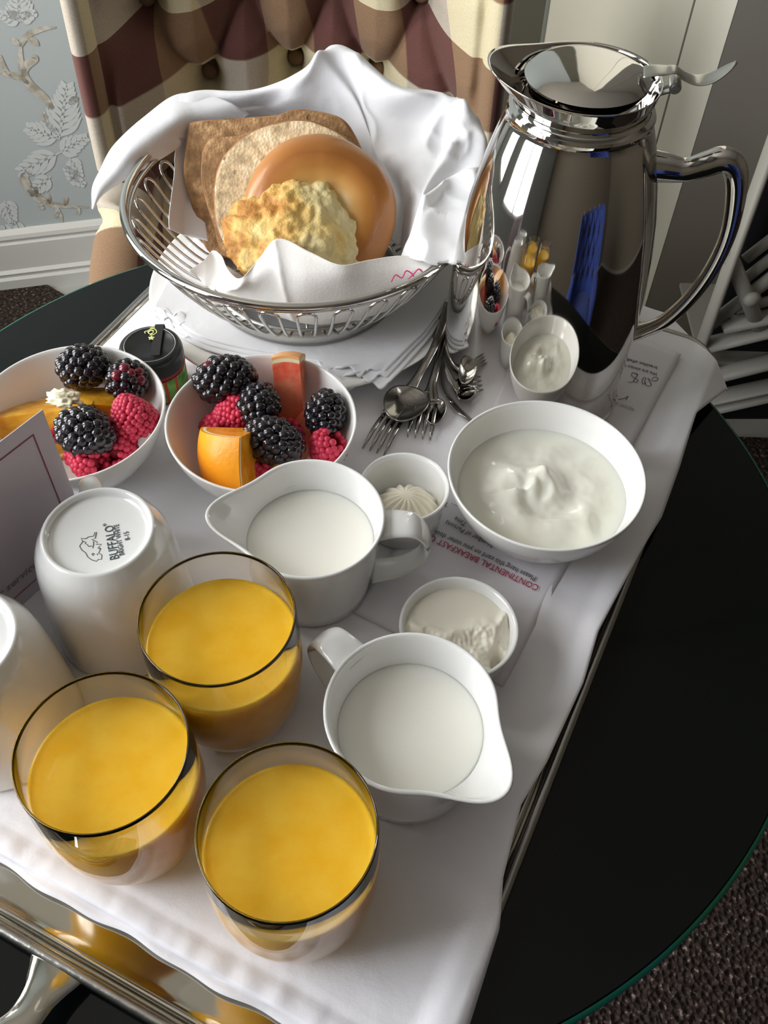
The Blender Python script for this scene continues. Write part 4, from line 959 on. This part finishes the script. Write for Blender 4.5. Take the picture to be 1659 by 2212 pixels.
berry('raspberry', at(470, 925, .024), (.9, -.3, .2), (.026, .0135), .0026, RASP, 'raspberry low in the middle bowl behind the orange wedge', 'raspberry', G2, seed=12, m2=RASPH, hollow=True)
berry('raspberry', at(706, 968, .034), (.6, .2, .7), (.026, .0135), .0026, RASP, 'raspberry at the front right of the middle fruit bowl', 'raspberry', G2, seed=13, m2=RASPH, hollow=True)
# berries deeper in the bowls carry the ones on top
for (bx, by), pts in ((B2, [(.014, .012), (-.002, -.014)]), (B1, [(.006, -.014), (-.012, .008)])):
    for k_, (dx, dy) in enumerate(pts):
        berry('raspberry', (bx+dx, by+dy, .0205), (dx+.01, dy, .3), (.026, .0125), .0027, RASP, ('rear' if dy > 0 else 'front')+' raspberry buried at the bottom of the '+('middle' if bx > -.1 else 'left')+' fruit bowl', 'raspberry', G2, seed=20+k_, m2=RASPH, hollow=True)

def wedge(name, pos, xd, zd, L, R, ang, mats, label, cat, cut=None, nl=3, rr_in=.18, group=None):
    """citrus wedge: circular sector cross section (angle ang) stretched along x as a sphere segment; part: peel (outer) + flesh"""
    e = bpy.data.objects.new(name, None); C.objects.link(e); e.empty_display_size = .01
    e.matrix_world = frame(Vector(pos)+Vector((0, 0, T0)), xd, zd); tag(e, label, cat, group)
    na, nl_ = 18, 22
    x0, x1 = (-1, 1) if cut is None else cut
    def sec(scale, a0, a1, inner):
        V, F = [], []
        for i in range(nl_+1):
            t = x0+(x1-x0)*i/nl_; rr2 = math.sqrt(max(0, 1-(t*.94)**2)); X = t*L/2
            ring = [Vector((X, 0, R*inner*rr2))]
            for j in range(na+1):
                a = a0+(a1-a0)*j/na; ring.append(Vector((X, R*scale*rr2*math.sin(a), -R*scale*rr2*math.cos(a)+R*0)))
            V += ring
        n = na+2
        for i in range(nl_):
            for j in range(n): F.append((i*n+j, i*n+(j+1) % n, (i+1)*n+(j+1) % n, (i+1)*n+j))
        F.append(tuple(range(n))); F.append(tuple(nl_*n+j for j in range(n)))
        return V, F
    V, F = sec(.90, -ang/2, ang/2, 0.02); sharp(new('flesh', V, F, mats[0], e), 40)
    def shell(s0, s1, m, nm):
        V, F = [], []
        for i in range(nl_+1):
            t = x0+(x1-x0)*i/nl_; rr2 = math.sqrt(max(0, 1-(t*.94)**2)); X = t*L/2
            for s_ in (s0, s1):
                for j in range(na+1):
                    a = -ang/2+ang*j/na; V.append(Vector((X*(1+.0), R*s_*rr2*math.sin(a), -R*s_*rr2*math.cos(a))))
        n = 2*(na+1)
        for i in range(nl_):
            for j in range(na):
                for o_ in (0, na+1): F.append((i*n+o_+j, i*n+o_+j+1, (i+1)*n+o_+j+1, (i+1)*n+o_+j))
            for j in (0, na): F.append((i*n+j, i*n+na+1+j, (i+1)*n+na+1+j, (i+1)*n+j))
        for i in (0, nl_):
            for j in range(na): F.append((i*n+j, i*n+j+1, i*n+na+1+j+1, i*n+na+1+j))
        sharp(new(nm, V, F, m, e), 40)
    shell(.90, .955, mats[1], 'pith'); shell(.955, 1.0, mats[2], 'peel')
    return e
# quartered orange wedge in front of the middle bowl
wedge('orange_wedge', at(452, 990, .042)+Vector((.029, .017, -.011)), (-.1, .55, .83), (.78, .50, -.36), .088, .040, math.radians(84), (ORPULP, PITH, ORPEEL), 'orange wedge with bright peel facing out, in the middle fruit bowl', 'orange', cut=(-.50, .36))
wedge('orange_wedge', at(560, 985, .030), (1, -.4, .1), (-.1, -.3, .9), .05, .026, math.radians(80), (ORPULP, PITH, ORPEEL), 'orange piece behind the peel-side wedge, under the long blackberry', 'orange', cut=(-.6, .6))
wedge('grapefruit_wedge', at(630, 905, .022), (1, -.10, .04), (.05, -.60, -.80), .066, .047, math.radians(30), (GFPULP, PITH, GFPITH), 'pink grapefruit wedge standing on end in the middle fruit bowl', 'grapefruit', cut=(-.30, .28))
wedge('grapefruit_wedge', at(640, 930, .026), (.3, .9, .2), (0, -.3, .9), .045, .024, math.radians(75), (GFPULP, PITH, GFPITH), 'grapefruit piece lying low under the standing grapefruit wedge', 'grapefruit', cut=(-.7, .7))
wedge('orange_wedge', at(60, 905, .040)+Vector((0, .004, 0)), (1, .15, .08), (.0, -.35, .94), .095, .036, math.radians(85), (ORPULP2, PITH, ORPEEL), 'long golden orange wedge crossing the left fruit bowl', 'orange', cut=(-.8, .85))
wedge('orange_wedge', at(215, 875, .036), (1, .1, -.2), (.1, -.5, .86), .055, .026, math.radians(85), (ORPULP2, PITH, ORPEEL), 'orange segment with torn pith behind the largest left blackberry', 'orange', cut=(-.8, .8))
# torn white pith on the segment
bm = bmesh.new(); bmesh.ops.create_icosphere(bm, subdivisions=4, radius=1)
for v in bm.verts:
    d = v.co.normalized(); v.co = Vector((d.x*.010, d.y*.006, d.z*.005))*(1+.55*noise.noise(d*2.6)+.3*noise.noise(d*6))
me = bpy.data.meshes.new('pith_shred'); bm.to_mesh(me); bm.free(); me.materials.append(mat('torn_pith', (.88, .82, .58), .6, bump=(200, .5, .002))); me.shade_smooth()
o = bpy.data.objects.new('pith_shred', me); C.objects.link(o); pw = [q for q in C.objects if q.name.startswith('orange_wedge')][-1]
o.parent = pw; bpy.context.view_layer.update(); o.matrix_local = pw.matrix_world.inverted() @ Matrix.Translation(at(138, 862, .052)+Vector((0, 0, T0)))

# ================================================================== JAM JAR
JP = (-.1725, .5070)
jar = empty('jam_jar', (*JP, .0006), 'small jam jar with a black lid, behind the fruit bowls', 'jar')
V, F = lathe([(0, .001), (.0185, .001), (.0205, .0), (.0215, .002), (.0218, .005), (.0218, .024), (.0212, .027), (0, .0272)], 64); sharp(new('jar_body', V, F, JAM, jar), 50)
V, F = lathe([(.0222, .004), (.0222, .0235)], 64); o = new('paper_label', V, F, [LABR, LABG], jar); 
mi = [1 if noise.noise(Vector((p.center.x*160, p.center.y*160, 3))) > .0 else 0 for p in o.data.polygons]; o.data.polygons.foreach_set('material_index', mi); solid(o, .0002, 1)
V, F = lathe([(0, .0415), (.0165, .0412), (.0172, .0420), (.0195, .0420), (.0218, .0405), (.0228, .0375), (.0230, .0330), (.0226, .0275), (0, .0275)], 80); o = new('lid', V, F, BLACKL, jar); sharp(o, 50)
new('lid_line', *sweep(ringp(.0182, .04225, 64), (.00028, .0002), 6, closed=True), LIDLINE, jar)
V, F = lathe([(.0214, .0250), (.0228, .0252), (.0228, .0275), (.0214, .0277)], 64); new('red_band', V, F, mat('jar_red_band', (.30, .01, .02), .4), jar)
jo = Vector((*JP, .0006))
a_, b_ = at(332, 706, .043), at(328, 735, .0425); d_ = (a_-b_); d_.z = 0; d_.normalize(); s_ = Vector((d_.y, -d_.x, 0))
V = []
ps = [(-.012, .0424), (.0, .0424), (.0160, .0424), (.0205, .0424), (.0232, .0408), (.0240, .0370), (.0240, .020)]
for r_, z_ in ps:
    for q in (-.0032, .0032): V.append(d_*r_+s_*q+Vector((0, 0, z_))+s_*.005)
F = [(2*i, 2*i+1, 2*i+3, 2*i+2) for i in range(len(ps)-1)]; o = new('seal_strip', V[6*0+0:], F, mat('seal_black', (.022, .02, .021), .45), jar, smooth=False); solid(o, .0003, 1)
M4 = frame(d_*.0132+s_*.0005+Vector((0, 0, .0429)), s_*1, (0, 0, 1))
strokes('lid_script', [[(-.004, 0), (-.002, .002), (.001, .003), (.003, .001), (.0035, -.002)], [(-.0025, -.001), (-.001, .001), (.001, .000), (.0005, -.002), (-.0015, -.0025), (-.0028, -.0005), (-.001, .0014), (.0015, .001)], [(-.0018, .003), (.0, .0036), (.0018, .003)], [(-.0015, .0045), (.0, .005), (.0016, .0043)], [(-.0046, -.002), (-.0052, -.0005), (-.0042, .0008)]], .00042, LEAFY, M4, jar)
M5 = frame(d_*.0062+s_*.0008+Vector((0, 0, .0429)), s_, (0, 0, 1))
fl_ = []
for k_ in range(5):
    a = k_*2*PI/5+.3; c_, s2 = math.cos(a), math.sin(a); fl_.append([(0, 0), (.0012*c_-.0004*s2, .0012*s2+.0004*c_), (.0021*c_, .0021*s2), (.0012*c_+.0004*s2, .0012*s2-.0004*c_), (0, 0)])
fl_ += [[(-.0016, .0028), (-.0006, .0034), (.0, .0028)], [(-.001, .0042), (-.0004, .0050), (.0004, .0042), (-.001, .0042)], [(.0006, .003), (.0018, .0042), (.0026, .0050)]]
strokes('lid_flower', fl_, .00045, LEAFY, M5, jar)

# ================================================================== CUTLERY
CUT = mat('cutlery_steel', (.33, .315, .29), .13, 1.0)
def line(pts, n): return [Vector(q) for q in crom(pts, n)]
def spoon(bc, hd, z0, label, grpn, pts, hb=(.0195, .0150)):
    e = empty('spoon', (bc.x, bc.y, .001), label, 'spoon', grpn)
    o0 = Vector((bc.x, bc.y, .001))
    hd = Vector((hd[0], hd[1], 0)).normalized()
    def f(u, v):
        r = u; a = v*2*PI; x = hb[0]*r*math.cos(a)*(1+.10*math.cos(a)); y = hb[1]*r*math.sin(a)*(1-.14*math.cos(a))
        return Vector((x, y, z0-.0045*(1-r*r)))
    V, F = grid(f, 16, 49); V = [hd*-v.x+Vector((hd.y, -hd.x, 0))*v.y+Vector((0, 0, v.z)) for v in V]
    o = new('spoon_bowl', V, F, CUT, e); solid(o, .0010, 0)
    Q = crom([(*(Vector(p[:3])-o0), p[3]) for p in pts], 40); new('handle', *sweep([Vector(q[:3]) for q in Q], [(q[3], .0011) for q in Q], 12), CUT, e)
    return e
gc = 'cutlery tucked between plate and carafe'
h1 = [at(888, 838, .0085), at(905, 810, .012), at(925, 775, .018), at(945, 735, .025), at(962, 690, .027), at(975, 650, .028)]
spoon(at(876, 872, .0075), at(925, 775, .0)-at(876, 872, .0), .0085, 'spoon lying on top of the forks with its bowl facing up', gc, [(*p, w_) for p, w_ in zip(h1, (.0045, .0032, .0030, .0034, .0042, .005))], (.0188, .0165))
h2 = [at(938, 868, .006), at(935, 830, .009), at(945, 790, .014), at(958, 740, .0185), at(974, 690, .0215), at(985, 655, .022)]
spoon(at(938, 888, .005), at(945, 790, 0)-at(938, 888, 0), .006, 'smaller spoon beneath, close against the carafe foot', gc, [(*p, w_) for p, w_ in zip(h2, (.004, .003, .0028, .003, .0038, .0045))], (.014, .0085))
def fork(tip_pts, hpts, z, label, spread=.0048):
    c0 = hpts[0]; e = empty('fork', (c0.x, c0.y, .001), label, 'fork', gc); o0 = Vector((c0.x, c0.y, .001))
    d = (Vector(tip_pts)-c0); d.z = 0; L = d.length; d.normalize(); s_ = Vector((d.y, -d.x, 0))
    V, F = sweep([c0-o0+d*t for t in (-.002, .003, .007, .011)], [(.0035, .0009), (.0075, .0009), (.0098, .0009), (.0100, .0009)], 14); new('fork_head', V, F, CUT, e)
    for k_ in range(4):
        off = (k_-1.5)*spread
        new('tine', *sweep([c0-o0+d*t+s_*(off*(1+.03*i))+Vector((0, 0, .0018*math.sin(i/4*PI)-.0004*i*0)) for i, t in enumerate(np.linspace(.010, L, 6))], [(.0017, .0008)]*4+[(.0014, .0007), (.0005, .0005)], 8), CUT, e)
    Q = crom([(*(Vector(p[:3])-o0), p[3]) for p in hpts_w(hpts)], 40); new('handle', *sweep([Vector(q[:3]) for q in Q], [(q[3], .0011) for q in Q], 12), CUT, e)
def hpts_w(h): return [(*p, w_) for p, w_ in zip(h, (.0035, .003, .003, .0036, .0045, .005))]
fork(at(905, 948, .003), [at(925, 850, .0045), at(932, 830, .006), at(944, 790, .011), at(955, 745, .0155), at(966, 700, .0205), at(980, 650, .0205)], .004, 'fork pointing at the yogurt bowl, beneath the spoons')
fork(at(806, 976, .002), [at(862, 880, .0030), at(885, 850, .0035), at(912, 800, .0085), at(935, 755, .0148), at(955, 700, .0205), at(970, 650, .0205)], .004, 'fork furthest left, its tines beside the middle fruit bowl')

# ================================================================== PAPER CARD + MENU
pc = [at(1470, 770, 0), at(1086, 1484, 0), at(759, 1309, 0)]
xr = (pc[1]-pc[0]); L_ = xr.length; xr.normalize(); wv = Vector((xr.y, -xr.x, 0)); wv = wv if wv.x < 0 else -wv
wd = .105
ce_ = pc[0]
def cardf(u, v): 
    p = ce_+xr*(L_*v)+wv*(wd*u); z = .0012+.0004*math.sin(v*5)+.0008*sm(.12, 0, v)*1.5
    return Vector((p.x, p.y, z+T0))
V, F = grid(cardf, 20, 60)
oc = empty('order_card', (ce_.x, ce_.y, 0), 'printed breakfast order card lying upside down on the cloth', 'card')
co_ = Vector((ce_.x, ce_.y, T0))
o = new('card_sheet', [v-co_ for v in V], F, PAPER, oc); solid(o, .0003, 0)
def ct(s, px, py, px2, py2, size, m, **kw):
    p, q = at(px, py, .0022), at(px2, py2, .0022); return text(s, size, m, frame(p-Vector((ce_.x, ce_.y, 0)), q-p, (0, 0, 1)), oc, **kw)
# text is read from the far side: lines run towards the left of the picture
ct('CONTINENTAL BREAKFAST ORDER', 1166, 1266, 938, 1158, .0068, RED, xs=.86)
ct('Please hang this card on you outer door knob', 1160, 1247, 950, 1148, .0056, INK, xs=.82)
ct('Number of Persons', 1068, 1176, 975, 1128, .0056, INK, xs=.82)
ct('Time', 1010, 1130, 980, 1112, .0056, INK, xs=.82)
ct('____ To ____', 1000, 1100, 955, 1080, .0056, INK, xs=.82)
ct('We are always happy to', 1421, 806, 1340, 783, .0046, INK, xs=.85)
ct('breakfast offerings to', 1421, 792, 1340, 769, .0046, INK, xs=.85)
ct('you', 1360, 776, 1340, 770, .0046, INK, xs=.85)
ct('ROOM NUMBER', 1371, 882, 1310, 860, .0040, mat('print_faint', (.42, .40, .38), .8), xs=.9)
def hw(lines, name):
    L3 = []
    for L4 in lines:
        L3.append([tuple((at(1200+a*.2767, 600+b*.2767, 0)-Vector((ce_.x, ce_.y, 0)))[:2]) for a, b in L4])
    return strokes(name, L3, .00028, INK, Matrix.Translation((0, 0, .0022)), oc)
hw([[(745, 805), (770, 790), (795, 800), (780, 820), (740, 815), (715, 800), (735, 830), (742, 855), (715, 860), (700, 850)],
    [(700, 850), (690, 820), (700, 800), (685, 795), (670, 820), (680, 845), (700, 830)],
    [(640, 775), (600, 755), (590, 780), (620, 800), (640, 815), (625, 832), (605, 820), (625, 790), (635, 765), (610, 762)], [(560, 828), (590, 830), (610, 815)]], 'handwritten_number')
hw([[(485, 965), (530, 958), (562, 940), (545, 968)], [(480, 940), (465, 925), (455, 935), (440, 925), (425, 932)]], 'handwritten_mark')

# standing menu card
mc0, mc1 = at(199, 1172, 0), at(34, 1318, 0)
mx = (mc1-mc0); mx.normalize(); mh = .1235; ml = .15
mn = Vector((-mx.y, mx.x, 0)); mn = mn if mn.x > 0 else -mn
menu = empty('menu_card', (mc0.x, mc0.y, .0005), 'folded standing menu card with a thin red border line', 'card')
def mq(a, z, off=0): return mx*a+Vector((0, 0, z))+mn*off
lean = lambda z: .0
V = [mq(0, 0), mq(ml, 0), mq(ml, mh), mq(0, mh)]; o = new('front_leaf', V, [(0, 1, 2, 3)], PAPERM, menu, smooth=False); solid(o, .0005, 0)
V = [mq(0, mh-.0005, -.0004), mq(ml, mh-.0005, -.0004), mq(ml, 0, -.022), mq(0, 0, -.022)]; o = new('rear_leaf', V, [(0, 1, 2, 3)], PAPERM, menu, smooth=False); solid(o, .0005, 0)
def hairline(a, b, c_, d__): return [mq(a, b, .0006), mq(c_, b, .0006), mq(c_, d__, .0006), mq(a, d__, .0006)]
def rect_line(x0, z0, x1, z1): return hairline(x0, z0, x1, z1)
Vs, Fs = [], []
for r_ in ((.0105, .010, .0112, mh-.0105), (.0105, mh-.0112, ml, mh-.0105), (.0105, .010, ml, .0106)):
    b0 = len(Vs); Vs += rect_line(*r_); Fs.append((b0, b0+1, b0+2, b0+3))
o = new('border_line', Vs, Fs, mat('border_red', (.33, .04, .10), .6), menu, smooth=False); solid(o, .0001, 0)
# words run along the card, reading left to right for the viewer
text('y our service', .0085, mat('menu_print', (.30, .24, .26), .7), frame(mq(.085, .020, .0007), -mx, mn), menu, shear=.25, xs=1.0)
# window panes behind both frames, the rear one added
PANE = mat('pane_glass', (.9, .95, 1), .02, trans=1)
for wn, (a, b_, z0, z1) in (('window_1', (WY0, WY1, WZ0, WZ1)), ('fill_window', (UY0, UY1, UZ0, UZ1))):
    new('pane', *box((WX-.02, (a+b_)/2, (z0+z1)/2), (.004, b_-a, z1-z0)), PANE, bpy.data.objects[wn], smooth=False)
# details hang under the part they belong to
def under(cat_part, host):
    for o in list(C.objects):
        if o.parent is not None and o.parent.parent is None and o.name.split('.')[0] in cat_part:
            h = [q for q in o.parent.children if q.name.split('.')[0] == host and q is not o]
            if h: o.parent = h[0]
under(('maker_stamp', 'buffalo_emblem'), 'mug_body'); under(('printed_text', 'handwritten_number', 'handwritten_mark'), 'card_sheet')
under(('lid_script', 'lid_flower'), 'seal_strip'); under(('lid_line',), 'lid'); under(('border_line', 'printed_text'), 'front_leaf'); under(('tine',), 'fork_head')
print('objects', len(bpy.data.objects))
